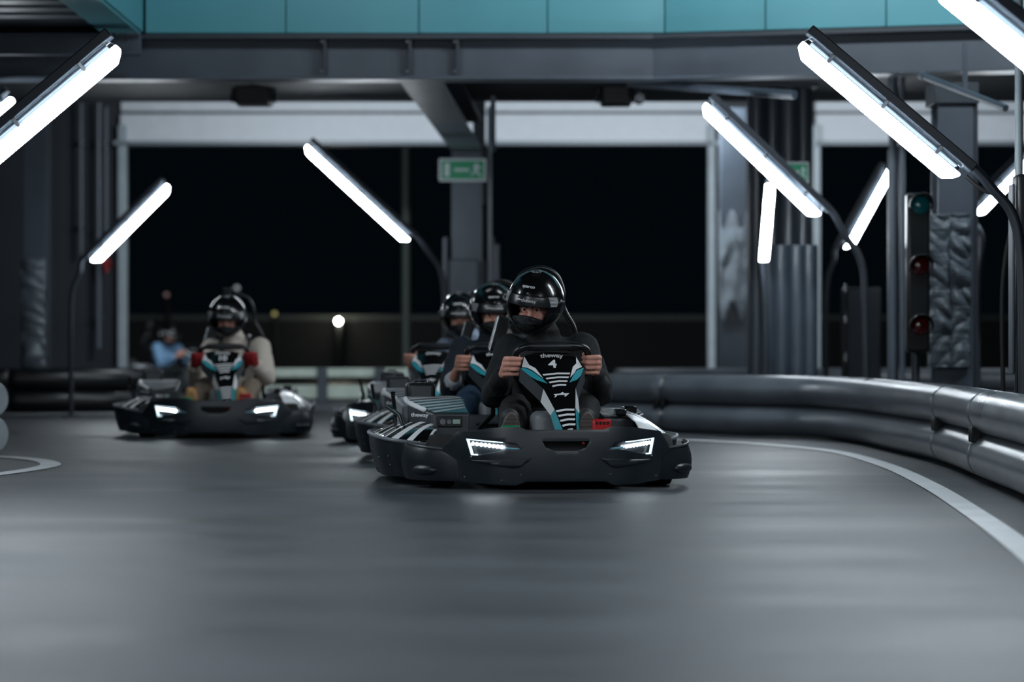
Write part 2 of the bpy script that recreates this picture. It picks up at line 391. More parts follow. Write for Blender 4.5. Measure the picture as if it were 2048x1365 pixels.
# far wall with openings
M_lint = mat('white_lintel', '#b9bec4', .5, var=.05)
M_post = mat('pale_post', '#8d979d', .4, var=.08)
YB = 29.0
def lint(pa, pb, nm, label):
    o = thing(nm, label, 'lintel'); o['kind'] = 'structure'; xa, xb = Xp(pa, YB), Xp(pb, YB)
    q = MB(); q.box(((xa+xb)/2, YB+.1, (Zp(285, YB)+Zp(228, YB))/2), (xb-xa, .2, Zp(228, YB)-Zp(285, YB))); q.build('panel', M_lint, o, bevel=.01)
    q = MB(); q.box(((xa+xb)/2, YB+.14, (Zp(160, YB)+Zp(222, YB))/2), (xb-xa, .2, Zp(160, YB)-Zp(222, YB))); q.build('panel', M_lint, o, bevel=.01)
    q = MB(); q.box(((xa+xb)/2, YB+.02, Zp(288, YB)), (xb-xa, .3, .05)); q.build('edge_strip', mat('strip_grey', '#6d757c', .4), o, bevel=.01)
    q = MB(); q.box(((xa+xb)/2, YB+.2, Zp(225, YB)), (xb-xa, .2, .06)); q.build('groove', M_dsteel, o)
lint(240, 1422, 'wall_back', 'long white lintel panel over the dark wide opening'); lint(1632, 2300, 'wall_back', 'white lintel panel over the right hand opening')
for i, (pa, pb, lab) in enumerate(((237, 254, 'pale steel door post at the left end of the opening'), (1415, 1430, 'pale steel door post at the right end of the wide opening'), (1625, 1640, 'pale steel door post beside the wrapped column bundle'))):
    o = thing('door_post', lab, 'post', (Xp((pa+pb)/2, YB), YB, 0)); o['kind'] = 'structure'
    q = MB(); q.box((0, 0, 1.65), ((pb-pa)/F*YB, .12, 3.3)); q.build('shaft', M_post, o, bevel=.01)
    q = MB(); q.box((0, -.03, Zp(287, YB)), (.2, .14, .05)); q.build('bracket', M_post, o, bevel=.01)
M_dwall = mat('dark_wall', '#1a2028', .6, var=.15, vscale=2)
b = MB(); b.box(((Xp(-150, 29)+Xp(236, 29))/2, 29.25, 2.2), (Xp(236, 29)-Xp(-150, 29), .2, 4.4)); struct(b.build('wall_left', M_dwall), 'dark slate wall at far left behind the pipes', 'wall')
b = MB(); b.box(((Xp(1432, 29)+Xp(1624, 29))/2, 29.25, 2.2), (Xp(1624, 29)-Xp(1432, 29), .2, 4.4)); struct(b.build('wall_right', M_dwall), 'dark slate wall between the two openings', 'wall')
for px, ya, yb, lab in ((162, 205, 510, 'upright steel pipe on the left wall, nearest the padded column'), (197, 205, 697, 'long upright steel pipe on the left wall'), (212, 215, 520, 'thin upright pipe beside the left door post')):
    q = MB(); x = Xp(px, 28.9); q.cyl((x, 28.9, max(0, Zp(yb, 28.9))), (x, 28.9, Zp(ya, 28.9)), .022 if px != 197 else .03)
    q.box((x, 29.02, Zp(ya+80, 28.9)), (.05, .26, .04)); q.box((x, 29.02, Zp(yb-60, 28.9)), (.05, .26, .04))
    tag(q.build('wall_pipe', M_steel), lab, 'pipe')
q = MB(); q.box((Xp(214, 28.9), 28.85, Zp(528, 28.9)), (.06, .1, .1)); q.cyl((Xp(214, 28.9), 28.85, Zp(510, 28.9)), (Xp(214, 28.9), 28.85, Zp(545, 28.9)), .03)
q.box((Xp(214, 28.9), 29.02, Zp(528, 28.9)), (.05, .28, .05))
tag(q.build('call_point', mat('dim_red', '#7a1416', .5)), 'small red alarm fitting on the left wall pipe', 'alarm')
# left padded column
lx = Xp(74, 24.2); c2 = hcol('steel_column', 'grey steel column wrapped in a crinkled pad at far left', lx, 24.2, (95-52)/F*24.2, .25, 3.2, M_steel)
M_crink = mat('crinkled_sheet', '#545d65', .36, bump=.9, bscale=9, stretch=(.8, .8, 3.2))
def crink_pad(c, wd, dp, z0, z1, yoff, seed):
    q = MB(); random.seed(seed)
    def f(u, v):
        a = (u-.5)*math.pi*1.15; x = math.sin(a)*wd/2*1.04; y = -math.cos(a)*dp*.35
        z = z0+(z1-z0)*v; k = .35*noise.noise(Vector((u*2.2+seed, z*2, seed)))+1.3*abs(noise.noise(Vector((u*1.3+seed, z*8.5+.35*math.sin(u*5+z*3), seed+4))))
        return (x, yoff+y-.01-.065*k, z)
    q.sheet(28, 110, f); o = q.build('crinkled_pad', M_crink, c, smooth=70, solid=.006)
    q = MB(); q.box((0, yoff+.06, (z0+z1)/2), (wd*.96, .08, z1-z0)); q.build('pad_core', M_dsteel, c)
crink_pad(c2, .235, .12, Zp(735, 24.2)+.0, Zp(520, 24.2), -.17, 3)

# right side columns
c3 = hcol('steel_column', 'grey steel column with shiny torn wrapping beside the wide opening', Xp(1465, 25), 25, .26, .28, 3.1, M_steel)
q = MB()
def fw(u, v):
    a = (u-.5)*math.pi*1.1; z = 1.0+.95*v+.1*math.sin(u*17); k = noise.noise(Vector((u*5, z*5, 2)))
    return (math.sin(a)*.155, -.13-math.cos(a)*.05-.03*k, z)
q.sheet(24, 40, fw); q.build('torn_wrap', mat('clear_film', '#7d868e', .2, bump=.8, bscale=10), c3, smooth=70, solid=.004)
# bundle of wrapped posts
c4 = thing('column_bundle', 'bundle of dark wrapped upright columns at centre right', 'column', (Xp(1565, 19.3), 19.3, 0)); c4['kind'] = 'structure'
M_wrapd = mat('dark_wrap', '#2b323a', .33, bump=.2, bscale=5, stretch=(3, 3, .3))
for k, (px, r, top) in enumerate(((1512, .075, 175), (1545, .07, 165), (1578, .085, 170), (1608, .07, 178))):
    q = MB(); x = Xp(px, 19.3)-Xp(1565, 19.3); q.cyl((x, .02*k-.05, 0), (x, .02*k-.05, Zp(top, 19.3)), r, n=24); q.build('post', M_wrapd, c4)
for k, (px, r) in enumerate(((1533, .07), (1560, .075), (1592, .07), (1617, .06))):
    q = MB(); x = Xp(px, 19.3)-Xp(1565, 19.3); q.cyl((x, -.11, 0), (x, -.11, Zp(492, 19.3)), r, n=24); q.build('padding', M_pad, c4)
q = MB(); q.box((0, 0, Zp(172, 19.3)), (.55, .3, .04)); q.build('cap_plate', M_dsteel, c4)
# main right column
ycl = 16.2; xcl = Xp(1904, ycl)
c5 = hcol('steel_column', 'grey steel column wrapped in crinkled black sheeting behind traffic light', xcl, ycl, .235, .28, Zp(212, ycl), M_steel)
q = MB(); q.box((0, 0, Zp(191, ycl)), (.30, .34, Zp(170, ycl)-Zp(212, ycl))); q.build('capital', M_dsteel, c5, bevel=.006)
q = MB(); q.box((.14, .0, 1.2), (.03, .2, 2.4)); q.build('side_plate', M_dsteel, c5)
crink_pad(c5, .13, .10, Zp(735, ycl), Zp(432, ycl), -.16, 11)
for ch in list(c5.children):
    if ch.name.startswith('crinkled_pad') or ch.name.startswith('pad_core'): ch.location.x = -.115
crink_pad(c5, .13, .10, Zp(735, ycl), Zp(430, ycl), -.155, 19)
for ch in list(c5.children):
    if (ch.name.startswith('crinkled_pad') or ch.name.startswith('pad_core')) and ch.location.x == 0: ch.location.x = .015
# silver pipes and wavy post
for px, r, Y, lab in ((1786, .04, 17.6, 'thick upright silver pipe left of the traffic light'), (1805, .022, 17.5, 'slim upright silver pipe next to the thick one')):
    q = MB(); q.cyl((Xp(px, Y), Y, 0), (Xp(px, Y), Y, Zp(300, Y)), r); q.cyl((Xp(px, Y), Y, 0), (Xp(px, Y), Y, .02), r*1.15)
    q.cyl((Xp(px, Y), Y, Zp(305, Y)), (Xp(px, Y), Y, 2.86), r*.8)
    tag(q.build('steel_pipe', M_steel), lab, 'pipe')
# traffic light
tl = thing('traffic_light', 'black traffic light with teal and red lenses by wrapped column', 'traffic light', (Xp(1838, 15.6), 15.6, 0))
tx = 0
q = MB(); q.box((0, .06, (Zp(385, 15.6)+Zp(705, 15.6))/2), (.15, .10, Zp(385, 15.6)-Zp(705, 15.6))); q.build('housing', M_satin, tl, bevel=.02, seg=3)
for py, cc, nm in ((410, '#0d5f63', 'teal lens'), (532, '#4a0c0e', 'upper dark red lens'), (652, '#4a0c0e', 'lower dark red lens')):
    z = Zp(py, 15.6); q = MB()
    q.ell((.01, .005, z), (.062, .035, .062)); ob = q.build('lens', mat('lens'+cc[1:], cc, .15, coat=.4), tl); ob['label'] = nm
    q = MB(); n = 28; V = []
    for k in range(n+1):
        a = R(-20)+k/n*R(220); c_, s_ = math.cos(a), math.sin(a)
        V += [(.075*c_+.01, .01, z+.075*s_), (.075*c_+.01, -.10*(.55+.45*max(0, s_)), z+.075*s_)]
    q._add(V, [(2*k, 2*k+2, 2*k+3, 2*k+1) for k in range(n)]); q.build('visor_hood', M_satin, tl, solid=.006)
q = MB(); q.cyl((0, .13, 0), (0, .13, Zp(385, 15.6)), .028); q.box((0, .1, Zp(540, 15.6)), (.06, .06, .2)); q.cyl((0, .13, 0), (0, .13, .02), .09); q.build('pole', M_dsteel, tl)
# cabinet door
cb = thing('cabinet', 'dark tall metal cabinet with bright hinges by the right opening', 'cabinet', (Xp(1727, 20.5), 20.5, 0))
q = MB(); zt = Zp(575, 20.5); q.box((0, .15, zt/2), (.30, .3, zt)); q.build('body', M_dwall, cb, bevel=.01)
q = MB(); q.box((0, -.01, zt/2+.03), (.27, .02, zt-.1)); q.build('door', M_dsteel, cb, bevel=.006)
for py in (577, 638, 714):
    q = MB(); z = Zp(py, 20.5); q.cyl((-.155, -.02, z-.035), (-.155, -.02, z+.035), .018); q.build('hinge', M_chrome, cb)
# right edge post with padded lower part
xr, yr = Xp(2041, 11.9), 11.9
ep = thing('edge_post', 'pale slim post with black padded foot at the right edge', 'post', (xr, yr, 0))
q = MB(); q.cyl((-.008, 0, 0), (-.008, 0, 2.53), .02); q.cyl((0, 0, 0), (0, 0, .02), .09); q.build('shaft', M_post, ep)
q = MB(); q.box((.015, -.02, (Zp(350, yr)+Zp(748, yr))/2), (.10, .14, Zp(350, yr)-Zp(748, yr))); q.build('pad', M_black, ep, bevel=.02, seg=3)
q = MB(); q.box((-.05, -.03, (Zp(370, yr)+Zp(748, yr))/2), (.012, .1, Zp(370, yr)-Zp(748, yr))); q.build('edge_strip', M_steel, ep, bevel=.004)
# slanted bars under the deck at right; the first stands in for a lit flange edge
q = MB(); q.tube([Wp(1258, 166, 17.6), Wp(1590, 190, 16.4)], .03, 10); struct(q.build('slanted_bar', M_steel), 'slanted pale bar standing in for the lit flange edge of a beam, right of centre', 'brace')
q = MB(); q.tube([Wp(1846, 152, 15.9), Wp(2012, 216, 15.0)], .022, 10); q.cyl(Wp(1843, 150, 15.92), Wp(1850, 153, 15.88), .03)
q.box(Wp(1930, 170, 15.5)+Vector((0, 0, .12)), (.03, .03, .3))
struct(q.build('slanted_bar', M_steel), 'thin grey pipe slanting under the deck at upper right', 'brace')
# boxes hanging below the deck
for px, w_, lab in ((508, 72, 'black speaker box hung below the deck left of the column'), (1232, 62, 'black speaker box hung below the deck right of the column')):
    o = thing('speaker_box', lab, 'speaker', (Xp(px, 21.0), 21.0, Zp(190, 21)))
    q = MB(); q.box((0, 0, 0), (w_/F*21, .3, .19)); q.build('body', M_black, o, bevel=.025, seg=3)
    for s in (-1, 1):
        q = MB(); q.box((s*(w_/F*21/2+.02), 0, .02), (.03, .1, .16)); q.cyl((s*(w_/F*21/2+.0), -.02, -.03), (s*(w_/F*21/2+.045), -.02, -.03), .04); q.build('bracket', M_dsteel, o, bevel=.004)
    q = MB(); q.box((0, .05, .06+.055), (.05, .05, .18)); q.build('hanger', M_dsteel, o)
o = thing('projector_lamp', 'small bright metal spotlight beside the right speaker box', 'spotlight', (Xp(1279, 20.6), 20.6, Zp(198, 20.6)))
q = MB(); q.cyl((0, -.06, 0), (0, .06, 0), .045); q.build('body', M_chrome, o, bevel=.006)
q = MB(); q.box((0, 0, .1), (.02, .02, .2)); q.build('hanger', M_dsteel, o)

# ------------------------------------------------------------------ lamps
def lamp(a, b, Y, pole, label, Yb=None, pr=.024, hw=.052):
    A = Wp(a[0], a[1], Y); B = Wp(b[0], b[1], Yb or Y); X = (B-A); L = X.length; X.normalize()
    Zx = Vector((0, 0, 1)); Zx = (Zx-X*Zx.dot(X)).normalized(); Yx = Zx.cross(X)
    M3 = Matrix((X, Yx, Zx)).transposed()
    foot = Wp(pole[-1][0], pole[-1][1], Y if len(pole[-1]) < 3 else pole[-1][2]); foot.z = 0
    o = thing('tube_lamp', label, 'lamp', foot, 0, 'tube lamps leaning over the track')
    T = lambda x, y, z: A-foot+M3 @ Vector((x, y, z))
    q = MB(); sx = L
    q.prism([(.0, .004), (L, .004), (L-.004, -.014), (L-.055, -.058), (.055, -.058), (.004, -.02)], lambda u, v: T(u, -hw, v), lambda u, v: T(u, hw, v)); q.build('diffuser', M_tube, o, bevel=.018, seg=3)
    q = MB(); q.prism([(.004, .005), (L-.004, .005), (L-.02, .045), (.02, .045)], lambda u, v: T(u, -hw*.96, v), lambda u, v: T(u, hw*.96, v)); q.build('clear_cover', clear('frosted_cover', (.42, .45, .48), .2, .2), o, bevel=.004)
    q = MB()
    for k in range(2): q.cyl(T(.04, -.022+.044*k, .03), T(L-.04, -.022+.044*k, .03), .009, n=10)
    q.build('reflector', M_grey, o)
    q = MB(); q.prism([(-.01, .047), (L+.03, .047), (L+.03, .095), (-.01, .095)], lambda u, v: T(u, -hw*.87, v), lambda u, v: T(u, hw*.87, v)); q.build('housing', M_dsteel, o, bevel=.006)
    for k in (.16, .5, .84):
        q = MB(); q.box(T(L*k, 0, .024), (.018, hw*2.08, .05), M=M3); q.build('clip', M_chrome, o, bevel=.002)
    P = [T(L*.93, 0, .071)] + [T(L+.06, 0, .071)]
    for k in pole: P.append(Wp(k[0], k[1], Y if len(k) < 3 else k[2])-foot)
    P[-1].z = 0
    S_ = spline(P, 8); q = MB(); q.tube(S_, pr, 12); q.cyl(P[-1], P[-1]+Vector((0, 0, .015)), .09); q.build('pole', M_dsteel, o)
    return o
lamp((1602, 85), (1918, 352), 11.5, [(1985, 378), (2026, 430), (2042, 510), (2046, 640), (2047, 760)], 'white tube lamp over the barrier, reaching up from the right edge post')
lamp((1880, -45), (2290, 290), 8.6, [(2400, 400), (2440, 520), (2440, 760)], 'largest white tube lamp cut off by the top right corner')
lamp((236, 92), (-150, 418), 11.2, [(-230, 470), (-280, 560), (-290, 760)], 'large white tube lamp crossing the top left corner')
lamp((1410, 208), (1640, 430), 16.6, [(1690, 470), (1720, 520), (1730, 600), (1735, 750)], 'white tube lamp leaning left in front of the wrapped column bundle')
lamp((1540, 368), (1527, 522), 18.3, [(1530, 600, 18.9), (1532, 680, 18.9), (1532, 745, 18.9)], 'short upright looking white tube lamp among the wrapped columns', Yb=18.8, hw=.034)
lamp((1778, 335), (1690, 496), 21.5, [(1668, 520), (1655, 560), (1652, 640), (1652, 745)], 'white tube lamp leaning right left of the silver pipes')
lamp((2062, 310), (1948, 428), 19.5, [(1962, 470), (1956, 560), (1956, 650), (1956, 750)], 'white tube lamp half hidden behind the right edge post')
lamp((614, 292), (818, 480), 21.6, [(858, 505), (882, 545), (890, 620), (892, 740)], 'white tube lamp leaning left beside the exit sign column')
lamp((335, 370), (184, 522), 22.3, [(160, 545), (146, 580), (142, 650), (142, 745)], 'white tube lamp leaning right at far left before the pipes')
o = lamp((24, 196), (-60, 262), 17.0, [(-95, 300), (-110, 360), (-112, 740)], 'small far tube lamp end showing under the top left lamp')
# cables by the right edge lamp
q = MB(); P = [Wp(x, y, 11.75) for x, y in ((1932, 352), (1962, 378), (1996, 396), (2024, 446), (2036, 520), (2038, 640), (2034, 755), (2034, 900))]; P[-1].z = 0
q.tube(spline(P, 8), .010, 8); tag(q.build('power_cable', M_rubber), 'black cable hanging along the right lamp pole', 'cable')
q = MB(); P = [Wp(x, y, 12.5) for x, y in ((2046, 420), (2020, 470), (2006, 560), (2004, 660), (2006, 760), (2008, 930))]; P[-1].z = 0
q.tube(spline(P, 8), .012, 8); tag(q.build('power_cable', M_rubber), 'black cable looping down left of the padded edge post', 'cable')

# ------------------------------------------------------------------ barriers
M_barr = mat('barrier_plastic', '#555c63', .31, var=.22, vscale=3, bump=.02, bscale=12, stretch=(1, 1, 1))
M_barrb = mat('barrier_black', '#0e1114', .35, var=.2, vscale=5)
M_barrl = mat('barrier_light', '#9aa3a8', .35, var=.1)
def barrier(pts, cuts, labels, m, r=.108, zs=(.112, .325), name='track_barrier', grp='curved track barrier sections', n=24):
    P = spline([(x, y, 0) for x, y in pts], 14); d = [0]
    for i in range(1, len(P)): d.append(d[-1]+(P[i]-P[i-1]).length)
    def at(s):
        s = max(0, min(d[-1], s)); i = 1
        while i < len(P)-1 and d[i] < s: i += 1
        t = (s-d[i-1])/max(1e-6, d[i]-d[i-1]); return P[i-1].lerp(P[i], t)
    def near(c): return min(range(len(P)), key=lambda i: (P[i].x-c[0])**2+(P[i].y-c[1])**2)
    ss = [0]+[d[near(c)] for c in cuts]+[d[-1]]
    for k in range(len(ss)-1):
        s0, s1 = ss[k]+.004, ss[k+1]-.004; mid = at((s0+s1)/2)
        o = thing(name, labels[k], 'barrier', mid, 0, grp)
        nn = max(6, int((s1-s0)/.09))
        for j, z in enumerate(zs):
            off = .0 if len(zs) == 1 else 0
            pts_ = [at(s0+(s1-s0)*i/nn)-mid+Vector((0, 0, z)) for i in range(nn+1)]
            rr = [r]*(nn+1); rr[0] = r*.93; rr[-1] = r*.93
            e0 = pts_[0]+(pts_[1]-pts_[0])*.12; e1 = pts_[-1]+(pts_[-2]-pts_[-1])*.12
            pts_ = [pts_[0], e0]+pts_[1:-1]+[e1, pts_[-1]]; rr = [r*.93, r]+[r]*(nn-1)+[r, r*.93]
            q = MB(); q.tube(pts_, rr, n); q.build('upper_tube' if j else 'lower_tube', m, o)
        if len(zs) > 1:
            for s in (s0+.03, s1-.03):
                p = at(s)-mid; t = (at(s+.05)-at(s-.05)).normalized(); nx = Vector((-t.y, t.x, 0))
                if nx.x > 0: nx = -nx
                q = MB(); a = math.atan2(t.y, t.x); q.box(p+nx*(r*.72)+Vector((0, 0, sum(zs)/2)), (.035, .05, .07), rz=a); q.build('clip', M_satin, o, bevel=.005)
    return
bp = [(1.72, 5.6), (1.86, 7.2), (2.15, 9.67), (2.27, 11.37), (2.375, 13.07), (2.35, 14.6), (2.30, 15.95), (2.1, 16.9), (1.68, 17.36), (1.27, 17.86), (.7, 18.5), (.0, 19.3)]
barrier(bp, [(2.29, 11.55), (2.375, 13.1), (1.15, 17.95)], ['grey tube barrier section nearest the camera at right edge', 'short grey barrier section between the two dark joint seams', 'long grey barrier section sweeping round the bend behind kart', 'grey barrier section running off behind the leading kart'], M_barr)
barrier([(1.0, 23.4), (2.4, 23.6), (4.2, 23.3), (6.2, 22.8)], [(2.6, 23.55)], ['far grey barrier strip seen above the curved barrier', 'far grey barrier strip below the right hand columns'], M_barr, grp='far barriers')
barrier([(-6.5, 23.2), (-5.3, 23.5), (-4.3, 23.7), (-3.75, 24.1), (-3.5, 24.9)], [(-4.9, 23.6)], ['black barrier section at far left below the padded column', 'black barrier section ending behind the kart numbered 10'], M_barrb, grp='black barriers at left')
barrier([(-4.9, 16.4), (-3.9, 15.2), (-3.09, 14.45)], [], ['pale grey barrier end jutting in at the left edge'], M_barrl, grp='barrier ends')
# far guard rail of two boards on posts
gr = thing('guard_rail', 'pale green two board guard rail beyond the opening', 'guard rail', (0, 27.6, 0))
M_rail = mat('rail_paint', '#8f9a90', .5, var=.15)
for k, (a, z0, z1) in enumerate(((470, .29, .395), (470, .05, .20))):
    q = MB(); xa, xb = Xp(470, 27.6), Xp(1010, 27.6); q.box(((xa+xb)/2, 0, (z0+z1)/2), (xb-xa, .05, z1-z0)); q.build('board', M_rail, gr, bevel=.01)
for px in (500, 645, 760, 900):
    q = MB(); q.box((Xp(px, 27.6), .0, .2), (.12, .12, .4)); q.build('post', M_dsteel, gr, bevel=.01)
# far fence, pole and lights in the night
fn = thing('fence', 'dark far fence with a pale top rail beyond the openings', 'fence', (0, 46, 0))
q = MB(); q.box((0, 0, .58), (26, .06, 1.12)); q.build('panel', mat('fence_dark', '#090b0b', .7), fn)
q = MB(); q.box((0, -.02, 1.2), (26, .12, .09)); q.build('top_rail', mat('fence_rail', '#454b45', .5), fn)
for i in range(9):
    q = MB(); q.box((-12+3*i, .06, .6), (.1, .1, 1.2)); q.build('post', M_dsteel, fn)
q = MB(); q.cyl((Xp(812, 36), 36, 0), (Xp(812, 36), 36, 3.9), .065); q.cyl((Xp(812, 36), 36, 0), (Xp(812, 36), 36, .03), .15); q.cyl((Xp(812, 36), 36, 3.88), (Xp(812, 36), 36, 3.95), .09)
tag(q.build('light_pole', mat('pole_paint', '#3a433f', .5)), 'tall grey pole standing outside the wide opening', 'pole')
def far_light(px, py, Y, r, e, c, label):
    p = Wp(px, py, Y); o = thing('street_light', label, 'street light', (p.x, Y, 0), 0)
    q = MB(); q.ell((0, 0, p.z), (r, r, r)); q.build('bulb', emit('far_'+str(px), c, e), o)
    q = MB(); q.cyl((0, .1, 0), (0, .1, p.z), .05); q.cyl((0, .1, p.z), (0, 0, p.z), .03); q.build('pole', M_rubber, o)
far_light(677, 643, 45.4, .045, 170, (1, .97, .78), 'round glowing far light left of the tall pole')
far_light(549, 628, 45.4, .04, .3, (.9, .8, .15), 'dim yellowish far light right of kart numbered 10')
far_light(474, 576, 45.4, .04, .4, (.7, .8, .85), 'faint grey far light above the helmet camera')
far_light(333, 590, 45.4, .04, .14, (.8, .35, .35), 'faint reddish far light left of kart numbered 10')
# ------------------------------------------------------------------ karts
def patch(q, poly, f, step=.02, mi=None):   # flat polygon (u,v) cut on a grid, then laid on the surface f(u,v)
    if mi is not None: q.mi = mi
    t = bmesh.new(); t.faces.new([t.verts.new((u, v, 0)) for u, v in poly])
    us = [p[0] for p in poly]; vs = [p[1] for p in poly]
    for ax, lo, hi in ((0, min(us), max(us)), (1, min(vs), max(vs))):
        k = math.ceil(lo/step+.01)
        while k*step < hi:
            co = [0, 0, 0]; co[ax] = k*step; no = [0, 0, 0]; no[ax] = 1
            bmesh.ops.bisect_plane(t, geom=t.verts[:]+t.edges[:]+t.faces[:], plane_co=co, plane_no=no, dist=1e-6); k += 1
    t.verts.index_update()
    q._add([f(v.co.x, v.co.y) for v in t.verts], [tuple(v.index for v in fc.verts) for fc in t.faces]); t.free(); return q
def mir(poly): return [(-u, v) for u, v in reversed(poly)]
def ybump(x, z): return .28*(abs(x)/.525)**3.2+.9*(z-.13)**2*(1 if z < .13 else .6)
def bsurf(off): return lambda x, z: (x, ybump(x, z)-off, z)
TOP = [(0, .273), (.17, .273), (.205, .286), (.31, .281), (.46, .259), (.525, .176), (.462, .141), (.447, .040), (.31, .030), (.22, .028), (.175, .045), (0, .045)]
PANEL = TOP+[(-u, v) for u, v in reversed(TOP[1:-1])]
HL = [(-.427, .233), (-.267, .219), (-.217, .209), (-.197, .186), (-.27, .182), (-.385, .157), (-.407, .159)]
SLOT = [(-.105, .222), (.105, .222), (.092, .196), (.05, .18), (-.05, .18), (-.092, .196)]
CREASE = [(-.42, .137), (-.30, .139), (-.15, .148), (-.205, .108), (-.24, .105), (-.33, .118)]

def fx(cx, cy): return ((cx-712)*3.364e-4+.023, .261+(1225-cy)*3.364e-4)
def fsurf(off): return lambda x, z: (x, .28+.8*(z-.261)+.9*(x-.023)**2-off, z-off*.6)
FR = [(335, 230), (480, 190), (700, 178), (920, 190), (1050, 228), (1150, 395), (985, 670), (945, 930), (925, 1225), (735, 1225), (655, 950), (540, 680), (262, 395)]

def make_kart():
    k = thing('go_kart', 'x', 'go-kart')
    # front bumper
    q = MB(); patch(q, PANEL, bsurf(0), .02); o = q.build('front_bumper', M_bump, k, smooth=30, solid=.014)
    cs = []
    for poly in (SLOT, HL, mir(HL)):
        c = MB(); c.prism(poly, lambda u, v: (u, -.2, v), lambda u, v: (u, .6, v)); cs.append(c.build('cutter', M_black))
    cut(o, cs); bump = o
    m = o.modifiers.new('bevel', 'BEVEL'); m.width = .004; m.segments = 2; m.limit_method = 'ANGLE'; m.angle_limit = R(50)
    q = MB()
    for poly in (CREASE, mir(CREASE)): q = MB(); patch(q, poly, bsurf(.006), .02); q.build('crease_panel', M_bump, bump, smooth=30, solid=.008)
    
    q = MB()
    for (x, z) in ((-.405, .15), (.405, .15), (-.43, .06), (.43, .06), (-.2, .075), (.2, .075), (-.28, .05)):
        q = MB(); q.ell((x, ybump(x, z)-.001, z), (.006, .004, .006), u=10, v=6); q.build('rivet', M_dgrey, bump)
    q = MB(); q.box((0, .07, .2), (.24, .02, .07)); q.build('slot_backing', M_rubber, k)
    q = MB(); q.tube([(-.13, .1, .2), (.13, .1, .2)], .02); q.build('front_tube', M_dgrey, k)
    q = MB(); q.ell((.083, .05, .21), (.007, .007, .007)); q.build('tow_pin', M_red, k)
    for s in (-1, 1):
        fl_ = (lambda p: p) if s < 0 else mir
        big = [(u*1.0+(-.012 if u < -.3 else .012), v+(.012 if v > .2 else -.012)) for u, v in HL]
        q = MB(); patch(q, fl_(big), bsurf(-.03), .02); h = q.build('headlight', M_satin, k, smooth=30, solid=.01)
        for i in range(8):
            t = i/7; x = s*(.397-.118*t); z = .2095-.013*t
            q = MB(); q.ell((x, ybump(x, z)+.008, z), (.0078, .006, .0078), u=12, v=8); q.build('led', M_led, h)
        g = [(-.424, .231), (-.275, .2185), (-.275, .2145), (-.414, .2255), (-.3975, .164), (-.380, .164), (-.380, .1585), (-.405, .1585)]
        q = MB(); patch(q, fl_(g), bsurf(-.006), .02); q.build('light_guide', M_guide, h, smooth=30, solid=.006)
        q = MB(); patch(q, fl_([(-.262, .196), (-.2, .192), (-.2, .186), (-.262, .187)]), bsurf(-.008), .02); q.build('light_blade', mat('pale_blue_lens', '#7fb6c8', .2), h, solid=.005)
        # outer corner
        W = .65 if s < 0 else .64
        pl = [(.435, .235), (.505, .268), (.570, .31), (.618, .37), (W, .455), (W+.005, .56)]
        zt = [.160, .178, .186, .192, .20, .205]
        q = MB()
        P = spline([(s*x, y, 0) for x, y in pl], 5); Zt = []
        for i in range(len(zt)-1): Zt += [zt[i]+(zt[i+1]-zt[i])*j/5 for j in range(5)]
        Zt.append(zt[-1]); n = len(P)-1
        q.sheet(n, 6, lambda u, v: (P[round(u*n)].x*(1+.03*math.sin(v*math.pi)), P[round(u*n)].y, .036+(Zt[round(u*n)]-.036)*v)); w_ = q.build('corner_bumper', M_bump, k, smooth=50, solid=.014, bevel=.003)
        q = MB(); q.tube([(p.x*1.0, p.y, z) for p, z in zip(P, Zt)], .007, 8); q.build('lip', M_dgrey, w_)
        q = MB(); q.ell((s*.590, .335, .085), (.075, .028, .026), M=Matrix.Rotation(s*.85, 3, 'Z')); q.build('bulge', M_bump, w_)
        # wheels
        for (x, y, r, wd) in ((.50, .46, .12, .12), (.52, 1.52, .132, .18)):
            M4 = Matrix.Translation((s*x, y, r)) @ Matrix.Rotation(math.pi/2, 4, 'Y')
            q = MB(); h_ = wd/2
            q.lathe([(r*.5, -h_*.8), (r*.8, -h_), (r*.95, -h_*.9), (r, -h_*.6), (r, h_*.6), (r*.95, h_*.9), (r*.8, h_), (r*.5, h_*.8)], M4); wh = q.build('wheel', M_rubber, k)
            q = MB(); q.lathe([(.02, -h_*.5), (r*.52, -h_*.82), (r*.54, -h_*.7), (r*.54, h_*.7), (r*.52, h_*.82), (.02, h_*.5)], M4); q.build('rim', M_grey, wh)
        # side pod
        A = .77 if s < 0 else .665; sc = A/.77
        pl = [(.555, .61), (.64, .60), (.72, .66), (.765, .80), (.77, 1.0), (.765, 1.25), (.735, 1.5), (.64, 1.70)]
        P2 = spline([(s*x*sc, y, 0) for x, y in pl], 6); n2 = len(P2)-1
        ztop = lambda i: .19+.03*min(1, i/n2*2.2)
        q = MB(); q.sheet(n2, 8, lambda u, v: (P2[round(u*n2)].x*(1-.05*(1-v)**2), P2[round(u*n2)].y, .036+(ztop(round(u*n2))-.036)*v))
        sp = q.build('side_pod', M_bump, k, smooth=50, solid=.016, bevel=.003)
        q = MB(); q.tube([(p.x, p.y, ztop(i)) for i, p in enumerate(P2)], .009, 8); q.build('lip', M_grey, sp)
        q = MB()
        for (t_, z_) in ((.30, .09), (.30, .13), (.5, .07), (.55, .15), (.7, .1), (.42, .12), (.62, .06)):
            p = P2[round(t_*n2)]; q = MB(); q.ell((p.x*(1-.05*(1-(z_-.036)/.18)**2), p.y, z_), (.005, .007, .007), u=10, v=6); q.build('rivet', M_dgrey, sp)
        # striped inner cover between pod edge and battery box
        q = MB(); N = 26
